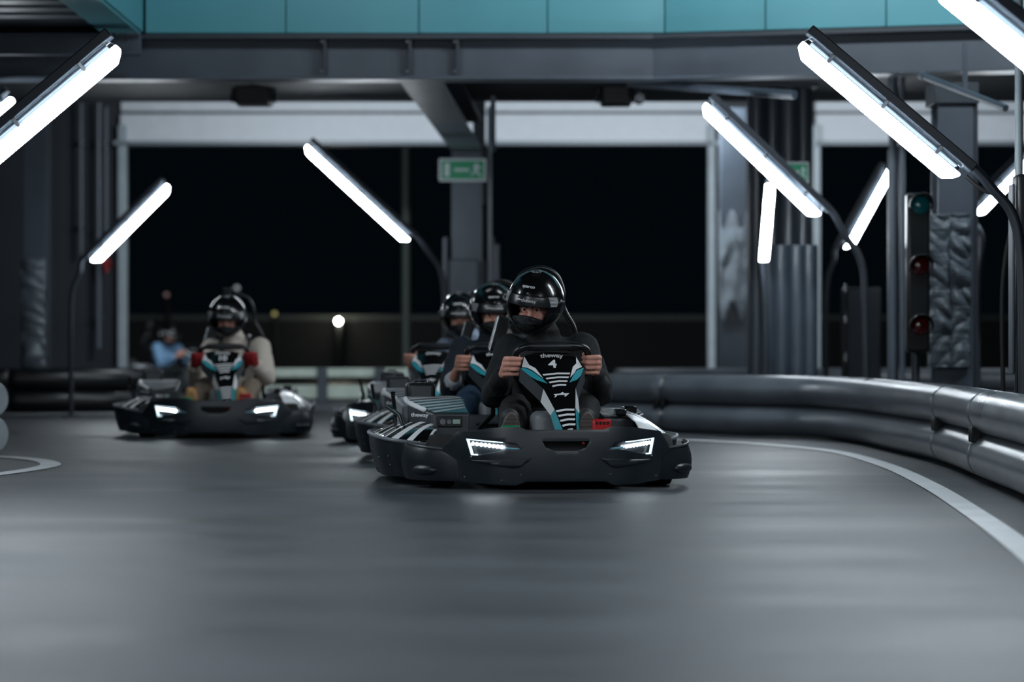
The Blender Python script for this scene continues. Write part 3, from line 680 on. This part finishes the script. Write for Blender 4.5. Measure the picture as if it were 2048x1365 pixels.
        for i in range(N):
            q.mi = (0 if (i % 4 == 0 or i in (5, 9)) else 1) if s < 0 else (1 if i % 2 == 1 and 5 < i < 23 else 0)
            def cov(u, v, i=i):
                t = (i+u)/N; p = P2[round(t*n2*.86)]; y = P2[0].y+.03+(1.45-P2[0].y)*t
                xo = p.x*.97; xi = s*(.50 if s < 0 else .42); yy = p.y+(y-p.y)*v
                return (xo+(xi-xo)*v, yy, .195+.02*t+((.055 if s < 0 else .10)+.03*math.sin(t*3))*math.sin(v*math.pi/2))
            q.sheet(1, 8, cov)
        bmesh.ops.remove_doubles(q.bm, verts=q.bm.verts, dist=1e-5)
        q.build('pod_cover', [M_white, M_gloss], k, smooth=40, normals=False, solid=.004)
        # battery box
        xa, xb, xc = (.325, .50, .60) if s < 0 else (.31, .46, .54)
        q = MB(); bt = (lambda y: .325+.26*min(y-.82, .26)) if s < 0 else (lambda y: .30+.12*min(y-.82, .26))
        q.prism([(s*xa, .82), (s*xb, .82), (s*xc, .98), (s*xc, 1.40), (s*xa, 1.40)], lambda u, v: (u, v, .10), lambda u, v: (u, v, bt(v))); bb = q.build('battery_box', M_dgrey, k, bevel=.012, seg=3)
        q = MB(); q.sheet(1, 12, lambda u, v: (s*(xa+.008+u*(min(xc-.008, xb-.004+max(0, (.826+.56*v-.83)/.16)*(xc-xb))-xa-.008)), .826+.56*v, bt(.826+.56*v)+.0018)); q.build('top_cover', M_gloss, bb, smooth=30)
        q = MB(); N = 13
        for i in range(N):
            a, b2 = .83+.55*i/N, .83+.55*(i+.38)/N; sl = .07
            xo = lambda y: min(xc-.01, xb-.01+max(0, (y-.83)/.16)*(xc-xb))
            P4 = [(s*(xa+.012), a+sl), (s*xo(a), a), (s*xo(b2), b2), (s*(xa+.012), b2+sl)]
            if b2+sl > 1.39: break
            P4 = [P4[0], (s*(xa+.012+xo(a))/2, a+sl/2), P4[1], P4[2], (s*(xa+.012+xo(b2))/2, b2+sl/2), P4[3]]
            q.prism(P4, lambda u, v: (u, v, bt(v)+.0035), lambda u, v: (u, v, bt(v)-.002))
        q.build('stripe', mat('stripe_grey', '#a9aeb2', .45), bb, smooth=0)
        if s < 0:
            q = MB(); q.tube(spline([(-.60, 1.12, .392), (-.598, 1.0, .372), (-.555, .91, .349), (-.53, .868, .338)], 5), [.004]+[.012]*14+[.004], 10); q.build('top_lip', M_white, bb)
            q = MB(); q.box((-.42, .815, .285), (.115, .01, .05)); cp = q.build('connector_panel', M_black, k, bevel=.004)
            q = MB(); q.cyl((-.455, .815, .285), (-.455, .803, .285), .014, n=16); q.cyl((-.425, .815, .285), (-.425, .805, .285), .011, n=16); q.build('socket', M_chrome, cp)
            q = MB(); q.box((-.39, .810, .285), (.035, .008, .022)); q.build('display', mat('pale_display', '#a8c0b4', .3), cp, bevel=.002)
            # rear electronics module with lettering and black case
            q = MB(); q.prism([(-.625, 1.02), (-.53, .99), (-.50, 1.02), (-.50, 1.40), (-.625, 1.40)], lambda u, v: (u, v, .265), lambda u, v: (u, v, .36+.06*(v-1))); md = q.build('control_unit', M_grey, k, bevel=.01, seg=3)
            q = MB(); d_ = Vector((.10, -.16, 0)).normalized()
            q.text('theway', .027, lambda u, v: Vector((-.5545, .8975, .315))+d_*u+Vector((0, 0, v)), sx=1.7, weight=.0006); q.build('lettering', M_white, bb, smooth=0)
            q = MB(); q.box((-.518, 1.24, .41), (.14, .13, .105)); cs_ = q.build('black_case', M_black, k, bevel=.018, seg=3)
            q = MB(); q.tube([(-.55, 1.23, .462), (-.545, 1.23, .474), (-.49, 1.23, .474), (-.485, 1.23, .462)], .006, 8); q.ell((-.518, 1.23, .474), (.012, .012, .008)); q.build('handle', M_dgrey, cs_)
            q = MB(); q.box((-.518, 1.17, .41), (.10, .012, .075)); q.build('case_face', M_dgrey, cs_, bevel=.004)
            q = MB(); q.tube([(-.66, 1.02, .21), (-.655, 1.05, .30), (-.67, 1.0, .40), (-.672, .99, .42)], [.008, .008, .010, .012], 10); q.build('side_lever', M_satin, k)
            q = MB(); q.tube([(-.62, .86, .22), (-.64, .98, .31), (-.69, 1.08, .35)], .011, 10); q.build('side_lever', M_chrome, k)
            q = MB(); q.box((-.565, .855, .25), (.055, .05, .045)); q.build('red_block', M_red, k, bevel=.008)
        else:
            q = MB()
            for (x, y, z, d) in ((.40, .86, .345, (.05, .08, .03)), (.47, 1.0, .355, (.06, .1, .035)), (.36, 1.1, .40, (.05, .12, .04))): q = MB(); q.box((x, y, z-.02), d); q.build('latch_block', M_gloss, k, bevel=.008)

    # nose fairing with its graphics
    q = MB(); patch(q, [fx(*p) for p in FR], fsurf(0), .02, 0)
    def facet(pts, deep, mi):
        q.mi = mi; V = []
        for (p, d) in zip(pts, deep):
            x, z = fx(*p); a = fsurf(0)(x, z); V.append((a[0], a[1]+d, a[2]-d*.2))
        q._add(V, [tuple(range(len(V)))])
    facet([(262, 395), (540, 680), (505, 826), (250, 545)], (0, 0, .05, .05), 3)
    facet([(540, 680), (655, 950), (612, 1010), (505, 826)], (0, 0, .04, .05), 1)
    facet([(655, 950), (735, 1225), (650, 1225), (612, 1010)], (0, 0, .04, .04), 2)
    facet([(985, 670), (1150, 395), (1165, 545), (1030, 800)], (0, 0, .05, .05), 3)
    facet([(985, 670), (1030, 800), (1020, 1000), (945, 930)], (0, .05, .04, 0), 1)
    facet([(945, 930), (1020, 1000), (985, 1225), (925, 1225)], (0, .04, .04, 0), 2)
    facet([(335, 230), (262, 395), (250, 545), (320, 330)], (0, 0, .05, .09), 3)
    facet([(1050, 228), (1065, 330), (1165, 545), (1150, 395)], (0, .09, .05, 0), 3)
    facet([(335, 230), (480, 190), (700, 178), (920, 190), (1050, 228), (1000, 290), (400, 290)], (0, 0, 0, 0, 0, .10, .10), 3)
    o1, o2, o3 = fsurf(-.0), fsurf(.0022), fsurf(.0030)
    D = lambda pts, mi, s=o2: patch(q, [fx(*p) for p in pts], s, .03, mi)
    D([(333, 238), (284, 378), (360, 390), (425, 425), (555, 535), (465, 395), (385, 350)], 1)
    D([(285, 387), (268, 403), (385, 510), (460, 555), (605, 603), (550, 545), (420, 440), (350, 400)], 2)
    D([(1048, 238), (1040, 330), (985, 375), (925, 525), (1000, 455), (1030, 410), (1118, 378)], 1)
    D([(1143, 388), (1040, 420), (985, 480), (905, 590), (1020, 550), (1080, 500)], 2)
    for (xa, xb, y, h) in ((548, 935, 462, 22), (585, 910, 513, 22), (622, 886, 565, 22), (658, 862, 616, 22), (668, 932, 945, 26), (690, 928, 1008, 26), (708, 924, 1072, 26), (728, 920, 1138, 26), (800, 875, 1205, 18)):
        xm = (xa+xb)/2
        D([(xa, y+14), (xm-40, y), (xm+10, y-8), (xb, y-6), (xb-8, y+h-6), (xm+10, y+h-8), (xm-40, y+h), (xa+12, y+h+12)], 1)
    D([(668, 745), (760, 735), (795, 715), (815, 732), (890, 732), (830, 775), (812, 775), (825, 752), (720, 756), (690, 785), (672, 788), (690, 762)], 1)
    q.mi = 1; q.text('theway', .0255, lambda u, v: o3(u+fx(705, 238)[0], v+fx(705, 238)[1]+.006-1.2*u*u), sx=1.42, weight=.0006)
    q.build('nose_fairing', [M_gloss, M_white, M_teal, M_dgrey], k, smooth=25, normals=False, solid=0)
    # steering wheel
    q = MB(); c = Vector((.03, .615, .565)); V = []
    for (u, v) in ((-.12, .075), (-.16, .055), (-.172, .01), (-.165, -.05), (-.12, -.085), (0, -.09), (.12, -.085), (.165, -.05), (.172, .01), (.16, .055), (.12, .075), (.0, .078)):
        V.append(c+Vector((u, -.7*v, v)))
    P = spline(V+[V[0]], 5)[:-1]; q.tube(P, .016, 12, closed=True); sw = q.build('steering_wheel', M_satin, k)
    q = MB(); q.tube([c+Vector((u, -.7*.076+abs(u)*.06, .074)) for u in (-.12, -.06, 0, .06, .12)], [.02, .023, .024, .023, .02], 14); q.build('top_pad', M_black, sw)
    q = MB(); q.box(c+Vector((0, .0, -.01)), (.30, .012, .03)); q.cyl(c, c+Vector((0, -.2, -.3)), .015); q.cyl(c+Vector((0, .01, 0)), c+Vector((0, -.03, -.03)), .05); q.build('hub', M_dgrey, sw)
    # floor, seat, roll hoop, pedals, tank, rear bumper
    q = MB(); q.box((0, .85, .05), (.62, 1.3, .014)); q.build('floor_tray', M_dgrey, k)
    for s in (-1, 1):
        q = MB(); q.tube(spline([(s*.30, .12, .09), (s*.33, .4, .08), (s*.35, .9, .08), (s*.33, 1.7, .10)], 6), .016, 10); q.build('chassis_tube', M_dsteel, k)
    q = MB(); q.box((-.01, .56, .19), (.12, .22, .30)); q.build('front_tank', mat('tank_grey', '#7b8186', .45), k, bevel=.04, seg=4)
    def seat(u, v):
        a = (u-.5)*2; w_ = .18+.03*v
        if v < .4: y = .85+.48*(v/.4); z = .12-.03*math.sin(v/.4*math.pi)+.02*(v/.4)
        else: t = (v-.4)/.6; y = 1.33+.08*t; z = .14+.50*t
        e = abs(a)**3; return (.06+a*w_, y-.14*e*(1 if v > .3 else .2), z+.10*e*(1 if v < .45 else 0))
    q = MB(); q.sheet(20, 24, seat); q.build('seat', M_satin, k, smooth=60, solid=.012)
    hp = [(-.2, .55), (-.195, .66), (-.175, .74), (-.125, .83), (-.118, .92), (-.08, 1.0), (0, 1.03), (.08, 1.0), (.118, .92), (.125, .83), (.175, .74), (.195, .66), (.2, .55)]
    for dy in (0, .06):
        q = MB(); q.tube(spline([(.09+u, 1.42+dy-.1*(z-.55), z) for u, z in hp], 6), .011, 10); q.build('roll_hoop', M_satin, k)
    for s in (-1, 1):
        q = MB(); q.tube([(.075+s*.2, 1.42, .56), (.075+s*.2, 1.50, .3), (s*.3, 1.6, .1)], .014, 10); q.build('hoop_stay', M_satin, k)
        M3 = Matrix.Rotation(s*.27, 3, 'Y')
        if s > 0: continue
        q = MB(); q.box((-.115, 1.35, .70), (.06, .10, .18), M=M3.inverted()); pd = q.build('head_pad', M_black, k, bevel=.010, seg=3)
        q = MB(); q.box((-.146, 1.296, .70), (.005, .01, .175), M=M3.inverted()); q.build('pad_edge', M_chrome, pd)
    q = MB(); q.box((.195, .21, .265), (.085, .03, .095)); 
    pd = q.build('brake_pedal', M_red, k, bevel=.008, seg=2)
    q = MB()
    for i in range(4): q.box((.17+.017*i, .193, .296), (.010, .006, .012))
    q.build('pedal_slot', M_rubber, pd)
    q = MB(); q.cyl((.195, .22, .25), (.195, .30, .06), .010); q.build('pedal_arm', M_red, pd)
    q = MB(); q.box((-.215, .23, .235), (.085, .03, .10)); pd = q.build('throttle_pedal', M_green, k, bevel=.008)
    q = MB(); q.cyl((-.215, .24, .22), (-.215, .31, .06), .010); q.build('pedal_arm', M_green, pd)
    q = MB(); q.sheet(24, 4, lambda u, v: ((u-.5)*1.28-.04, 1.80-.14*abs((u-.5)*2)**4, .05+.16*v)); q.build('rear_bumper', M_bump, k, smooth=60, solid=.02, bevel=.004)
    q = MB(); q.cyl((-.56, 1.52, .132), (.56, 1.52, .132), .02); q.build('rear_axle', M_dgrey, k)
    q = MB(); q.cyl((-.5, .46, .12), (.5, .46, .12), .015); q.build('front_axle', M_dgrey, k)
    return k
def number(k, txt):
    q = MB(); c = fx(705, 340); s = fsurf(.003)
    q.text(txt, .050, lambda u, v: s(u+c[0], v+c[1]), sx=1.55 if len(txt) == 1 else 1.35, weight=.0012, shear=.0); q.build('race_number', M_white, k, smooth=0, normals=False)

KARTS = [((.238, 10.6), 8.0, 'leading black go-kart with white number 4 on its teal nose fairing', '4'),
         ((-.085, 13.0), 3.0, 'black go-kart directly behind the kart numbered 4, mostly hidden', None),
         ((-.70, 15.5), -17.0, 'rearmost black go-kart of the three in line, its headlight glowing', None),
         ((-2.035, 16.6), 4.0, 'black go-kart with number 10 at left with lit headlights', '10'),
         ((-4.05, 33.4), 50.0, 'far blurred go-kart of the driver in light blue at left', None)]
karts = []
for i, ((x, y), a, lab, num) in enumerate(KARTS):
    kk = make_kart() if i == 0 else copy_tree(karts[0])
    kk.location = (x, y, 0); kk.rotation_euler = (0, 0, R(a)); kk['label'] = lab; kk['group'] = 'electric go-karts on the track'
    karts.append(kk)
for kk, K in zip(karts, KARTS):
    if K[3]: number(kk, K[3])
# ------------------------------------------------------------------ drivers
def Hp(az, el, off=0.):
    d = Vector((math.sin(az)*math.cos(el), -math.cos(az)*math.cos(el), math.sin(el)))
    r = 1/math.sqrt((d.x/.1375)**2+(d.y/.155)**2+(d.z/.158)**2)
    az_ = (az+math.pi) % (2*math.pi)-math.pi
    r += .034*math.exp(-(az_/.85)**2)*math.exp(-((el+.66)/.34)**2)
    p = d*(r+off); t = max(0, min(1, (-p.z-.02)/.14)); t = t*t*(3-2*t)
    p.x *= 1-.2*t; p.y *= 1-.06*t
    if p.z < -.158: p.z = -.158+(p.z+.158)*.2
    return p
M_hgloss = mat('helmet_gloss', '#0c0d0f', .2, coat=.35)
M_strip = mat('visor_strip', '#1b1e21', .28)
M_offwhite = mat('helmet_print', '#c9cccd', .4)
def helmet(parent, C, rot, shine=False, camera=False):
    h = None
    q = MB(); q.sheet(96, 56, lambda u, v: Hp((u-.5)*2*math.pi, R(-58)+R(148)*v)); bmesh.ops.remove_doubles(q.bm, verts=q.bm.verts, dist=1e-5)
    h = q.build('helmet', M_hgloss, None, smooth=60, solid=.022)
    c = MB(); pts = []
    for (cx, cz, a0) in ((.085, .03, 0), (-.085, .03, 90), (-.07, -.055, 180), (.07, -.055, 270)):
        for k in range(7):
            a = R(a0+15*k); pts.append((cx+.026*math.cos(a), cz+.026*math.sin(a)))
    c.prism(pts, lambda u, v: (u, -.3, v), lambda u, v: (u*.9, -.055, v)); cut(h, [c.build('cutter', M_black)])
    h.data.polygons.foreach_set('use_smooth', [True]*len(h.data.polygons)); h.data.set_sharp_from_angle(angle=R(50))
    h.parent = parent; h.location = C; h.rotation_mode = 'ZXY'; h.rotation_euler = [R(a) for a in rot]
    q = MB(); q.sheet(36, 10, lambda u, v: Hp(R(-66)+R(132)*u, R(1)+R(19)*v, .0075)); vs = q.build('visor_strip', M_strip, h, smooth=60, solid=.004)
    q = MB(); q.sheet(36, 12, lambda u, v: Hp(R(-58)+R(116)*u, R(-29)+R(30)*v, .0062)); q.build('visor', M_visor, h, smooth=60)
    for s in (-1, 1):
        q = MB(); a = s*R(70); p = Hp(a, R(9), .002); q.ell(p, (.016, .022, .022)); q.build('visor_pivot', M_satin, vs)
        q = MB()
        for i in range(7):
            e = 3.5+2.5*i; a0, a1 = s*(44-1.2*i*.6), s*(63-1.3*abs(i-3))
            q.sheet(6, 1, lambda u, v: Hp(R(a0)+R(a1-a0)*u, R(e)+R(1.15)*v, .0095))
        q.build('stripe', M_offwhite, vs, smooth=0)
        q = MB(); q.sheet(10, 10, lambda u, v: Hp(s*R(72)+s*R(24)*u, R(-12)+R(22)*v, .003)); q.build('side_plate', M_offwhite if shine else M_strip, h, smooth=60, solid=.003)
    def lay(az, el, off): return lambda u, v: Hp(az+u/.155, el+v/.16, off)
    q = MB(); q.text('theway', .0225, lay(R(3), R(11), .0095), sx=1.1, weight=.0003)
    patch(q, [(-.066, .002), (-.052, .004), (-.048, .008), (-.045, .004), (-.034, .003), (-.043, -.004), (-.045, -.001), (-.058, -.003), (-.064, -.007), (-.061, -.002)], lay(R(3), R(11), .0095), .01)
    q.build('lettering', M_offwhite, vs, smooth=0)
    q = MB(); q.text('sparco', .022, lay(R(-4), R(37), .0012), sx=1.35, weight=.0010); q.build('lettering', M_offwhite, h, smooth=0)
    q = MB(); q.sheet(20, 14, lambda u, v: Hp(R(-37)+R(74)*u, R(-47+5*(2*u-1)**2)*(1-v)+R(-15.5-8*abs(2*u-1)**1.6)*v, -.007+.009*math.sin(u*math.pi)*math.sin(v*math.pi*.9+.2)+.0018*math.sin(v*30)*(abs(2*u-1) < .6)))
    q.build('chin_guard', mat('breath_guard', '#15181a', .55, bump=.6, bscale=60), h, smooth=60, solid=.004)
    q = MB()
    for a in (-9, 9): p = Hp(R(a), R(80), .004); q.box(p, (.012, .03, .010))
    p = Hp(0, R(74), .005); q.box(p, (.045, .03, .008)); q.build('vent', M_dgrey, h, bevel=.003)
    q = MB()
    for a in (-11, 0, 11): q.ell(Hp(R(a), R(70), .008), (.006, .006, .006), u=10, v=6)
    q.build('vent_screw', M_chrome, h)
    q = MB(); q.ell(Hp(R(-2), R(24), -.001), (.007, .005, .005), u=10, v=6); q.build('visor_tab', M_grey, h)
    if camera:
        q = MB(); p = Hp(0, R(88), .035); q.box(p, (.06, .035, .045)); q.box(p-Vector((0, 0, .03)), (.025, .03, .03)); q.build('helmet_camera', M_black, h, bevel=.005)
    return h
SKIN2 = mat('skin_light', '#d49a86', .5, var=.1, vscale=25)
def hand(cx, cy, cz, s, r=.0118, grow=0.):
    sg = []; K = []
    W = Vector((cx+s*.045, cy+.075, cz-.035))
    for i in range(4):
        d = .036-.0235*i; z = cz+d; y = cy-.6*d; e = (0, .004, .002, -.005)[i]
        k0 = Vector((cx+s*(.047+e*.4), y-.008-e, z)); k1 = Vector((cx+s*(.030), y-.044-e, z+.001)); k2 = Vector((cx-s*.012, y-.043-e, z)); k3 = Vector((cx-s*.029, y-.012, z-.001))
        rr = (r+grow)*(1, 1.03, 1, .88)[i]
        sg += [('c', k0, rr*1.08, k1, rr*1.02), ('c', k1, rr*1.02, k2, rr*.93), ('c', k2, rr*.93, k3, rr*.85)]
        K.append(k0)
        sg.append(('c', W, .019+grow, k0, .0135+grow))
    sg.append(('c', W, .021+grow, (K[1]+K[2])/2+Vector((0, .01, 0)), .018+grow))
    b = Vector((cx+s*.032, cy+.035, cz+.005)); t1 = Vector((cx+s*.008, cy+.032, cz+.035)); t2 = Vector((cx-s*.018, cy+.016, cz+.05))
    sg += [('c', W, .016+grow, b, .0165+grow), ('c', b, .0165+grow, t1, .0125+grow), ('c', t1, .0125+grow, t2, .0105+grow)]
    return sg, W
def person(label, loc, rz, head, rot, jacket, trousers, skin=None, dx=0., gloves=None, sleeve=1.0, shoe='#2b2d30', sole='#5c5450', shine=False, camera=False, hi=False, lean=0., vest=None):
    skin = skin or M_skin
    root = thing('person', label, 'person', (loc[0], loc[1], 0), R(rz), None)
    V = Vector; C = V(head)
    Rm = (Matrix.Rotation(R(rot[2]), 3, 'Z') @ Matrix.Rotation(R(rot[0]), 3, 'X') @ Matrix.Rotation(R(rot[1]), 3, 'Y'))
    T = lambda x, y, z: C+Rm @ V((x, y, z))
    neck = V((.085+dx+lean*.6, 1.16, .655)); chest = V((.085+dx+lean*.4, 1.19, .50)); pel = V((.06, 1.17, .23))
    sh = [V((-.085+dx+lean*.6, 1.14, .622)), V((.262+dx+lean*.6, 1.14, .632))]
    el = [V((-.19+dx*.5, .96, .405)), V((.318+dx*.5, .96, .415))]
    grip = [V((-.142, .605, .545)), V((.202, .605, .552))]
    hip = [V((-.03, 1.16, .2)), V((.15, 1.16, .2))]; kn = [V((-.118, .76, .345)), V((.212, .76, .345))]; an = [V((-.178, .50, .175)), V((.162, .50, .175))]
    sg = [('e', T(0, 0, -.005), (.078, .098, .108), Rm), ('e', T(0, -.045, -.07), (.055, .045, .045), Rm), ('c', T(0, .02, -.1), .055, neck, .06), ('c', chest, .1, pel, .1)]
    sg += [('c', T(0, -.098, -.02), .010, T(0, -.116, -.056), .016), ('c', T(-.016, -.098, -.062), .011, T(.016, -.098, -.062), .011), ('c', T(-.044, -.078, -.052), .021, T(-.03, -.078, -.078), .021), ('c', T(.044, -.078, -.052), .021, T(.03, -.078, -.078), .021),
           ('c', T(-.045, -.088, .008), .013, T(-.012, -.096, .004), .011), ('c', T(.045, -.088, .008), .013, T(.012, -.096, .004), .011), ('c', T(-.02, -.088, -.095), .009, T(.02, -.088, -.095), .009)]
    gsg = []
    for i, s in ((0, -1), (1, 1)):
        hs, W = hand(*grip[i], s, grow=0 if not gloves else -.0015)
        sg += hs+[('c', W, .024, W.lerp(el[i], .4), .033), ('c', W.lerp(el[i], .4), .033, el[i], .037), ('c', el[i], .037, sh[i], .045), ('c', sh[i], .045, chest, .08)]
        sg += [('c', pel, .09, hip[i], .08), ('c', hip[i], .075, kn[i], .05), ('c', kn[i], .048, an[i], .035), ('c', an[i], .035, an[i]+V((0, -.06, -.03)), .03)]
        if gloves: gsg.append([x for x in hand(*grip[i], s, grow=.004)[0]]+[('c', W, .03, W.lerp(el[i], .2), .034)])
    body = blob('body', sg, skin, root, voxel=.0042 if hi else .006, smooth=3 if hi else 4)
    for g in gsg: blob('glove', g, gloves, root, voxel=.006, smooth=3)
    # eyes and brows
    for s in (-1, 1):
        q = MB(); c = T(s*.031, -.083, -.018); f = Rm @ V((0, -1, 0))
        q.mi = 0; q.ell(c, (.0138,)*3, u=20, v=14)
        q.mi = 1; q.ell(c+f*.0075, (.0084,)*3, u=16, v=10); q.build('eye', [mat('eye_white', '#d8d2cc', .25), mat('iris', '#140d09', .12)], root)
        q = MB(); q.tube([T(s*.011, -.107, -.003), T(s*.03, -.106, .004), T(s*.052, -.092, -.001)], [.0045, .0055, .003], 8); q.build('eyebrow', M_hair, root)
        q = MB(); q.tube([T(s*.014, -.090, -.014), T(s*.022, -.0945, -.0095), T(s*.032, -.0955, -.0085), T(s*.041, -.091, -.011), T(s*.048, -.084, -.016)], [.003, .0052, .006, .0052, .003], 8); q.tube([T(s*.016, -.090, -.022), T(s*.031, -.0945, -.0295), T(s*.046, -.086, -.022)], [.003, .0045, .003], 8); q.build('eyelid', skin, root)
    # jacket
    js = [('c', chest+V((0, 0, .03)), .145, pel+V((0, .02, .06)), .15), ('c', sh[0]+V((.05, .02, -.03)), .085, sh[1]+V((-.05, .02, -.03)), .085), ('c', neck+V((0, .0, -.01)), .085, neck.lerp(C, .35)+V((0, .0, .0)), .078),
          ('c', chest+V((-.05, .02, .0)), .12, chest+V((.05, .02, 0)), .12)]
    for i, s in ((0, -1), (1, 1)):
        W = V((grip[i].x+s*.045, grip[i].y+.075, grip[i].z-.035))
        e = W.lerp(el[i], .08+1-sleeve) if sleeve < 1 else W.lerp(el[i], .10)
        js += [('c', sh[i], .082, el[i]+V((0, 0, .015)), .066), ('c', el[i], .066, e, .046)]
    j = blob('jacket', js, jacket, root, voxel=.0075, smooth=5, fold=.010, fscale=6)
    if vest:
        q = MB()
        for s in (-1, 1): q.tube(spline([(neck.x+s*.10, 1.20, .72), (neck.x+s*.105, 1.06, .69), (neck.x+s*.09, 1.0, .58), (neck.x+s*.06, .99, .42)], 6), .014, 8)
        q.build('harness', M_black, root)
    if sleeve < 1:
        for i, s in ((0, -1), (1, 1)):
            W = V((grip[i].x+s*.045, grip[i].y+.075, grip[i].z-.035)); a = W.lerp(el[i], .05+1-sleeve); b = W.lerp(el[i], .19+1-sleeve)
            blob('cuff', [('c', a, .049, b, .055)], mat('cuff_white', '#c8ccd2', .8), root, voxel=.006, smooth=2)
    ts = [('c', pel, .13, pel+V((0, -.05, .02)), .13)]
    for i in (0, 1): ts += [('c', hip[i], .1, kn[i]+V((0, .02, -.01)), .075), ('c', kn[i], .076, an[i]+V((0, .02, .05)), .055), ('c', an[i]+V((0, .02, .05)), .055, an[i]+V((0, 0, .015)), .052)]
    blob('trousers', ts, trousers, root, voxel=.009, smooth=5, fold=.007, fscale=9)
    for i, x in ((0, -.188), (1, .160)):
        heel, toe = V((x, .44, .12)), V((x-.004, .385, .315))
        q = blob('shoe', [('c', heel+V((0, .02, .0)), .042, toe+V((0, .02, 0)), .045), ('c', heel+V((0, .05, .04)), .042, V((x, .48, .2)), .042)], mat('shoe'+shoe[1:], shoe, .6), root, voxel=.007, smooth=4)
        d = (toe-heel).normalized(); nrm = V((0, -d.z, d.y))
        sq = MB(); ol = []
        for k in range(32):
            a = 2*math.pi*k/32; u = math.cos(a); v = math.sin(a); ol.append((.050*u*(1-.12*(v < 0)*(-v)), .105+.147*v))
        base = heel+V((0, -.012, -.02))
        f = lambda u, v: base+V((u, 0, 0))+d*v+nrm*.022
        sq.prism(ol, f, lambda u, v: base+V((u, 0, 0))+d*v-nrm*.008)
        so = sq.build('sole', mat('sole'+sole[1:], sole, .7), q, bevel=.004)
        sq = MB()
        for k in range(15):
            vv = -.02+.0175*k; hw = .044*math.sqrt(max(.05, 1-((vv-.105)/.145)**2))
            sq.tube([f(-hw+2*hw*t/8, vv+.004*(t % 2)) for t in range(9)], .0035, 6)
        sq.build('tread', mat('tread'+sole[1:], sole, .8), so)
    helmet(root, C, rot, shine, camera)
    return root
DARK = mat('black_jacket', '#0a0f14', .8, bump=.2, bscale=120)
DTR = mat('black_trousers', '#0d0f12', .75, bump=.2, bscale=120)
def kp(i): return KARTS[i][0], KARTS[i][1]
(l0, a0) = kp(0)
person('person in black jacket and black helmet driving the leading kart', l0, a0, (.028, 1.09, .852), (12, 4, -24), DARK, DTR, hi=True)
(l1, a1) = kp(1)
person('person in navy jacket with white cuffs driving the second kart in line', l1, a1, (.03, 1.09, .855), (10, 0, 4), mat('navy_jacket', '#1c2733', .8, bump=.25, bscale=120), mat('blue_jeans', '#2c4560', .8, bump=.2, bscale=150), skin=SKIN2, sleeve=.5, shine=True, dx=-.06)
(l2, a2) = kp(2)
person('person in grey blue jacket driving the last kart of the three in line', l2, a2, (.03, 1.09, .855), (8, 0, 16), mat('greyblue_jacket', '#8794a8', .8, bump=.25, bscale=100), DTR, skin=SKIN2, sleeve=.75)
(l3, a3) = kp(3)
person('person in cream jacket with red gloves driving the kart numbered 10', l3, a3, (.03, 1.09, .86), (12, 0, -4), mat('cream_jacket', '#c9bfb4', .85, bump=.25, bscale=100), mat('khaki_trousers', '#7d7062', .8), skin=SKIN2, gloves=mat('red_glove', '#8f141c', .6), shoe='#a8763f', sole='#c09a6a', shine=True, camera=True, vest=True)
(l4, a4) = kp(4)
person('person in light blue denim jacket driving the far kart at left', l4, a4, (.0, 1.02, .80), (16, 8, -20), mat('denim_jacket', '#7ba3c8', .8, bump=.25, bscale=100), DTR, skin=SKIN2, shine=True, lean=-.04)
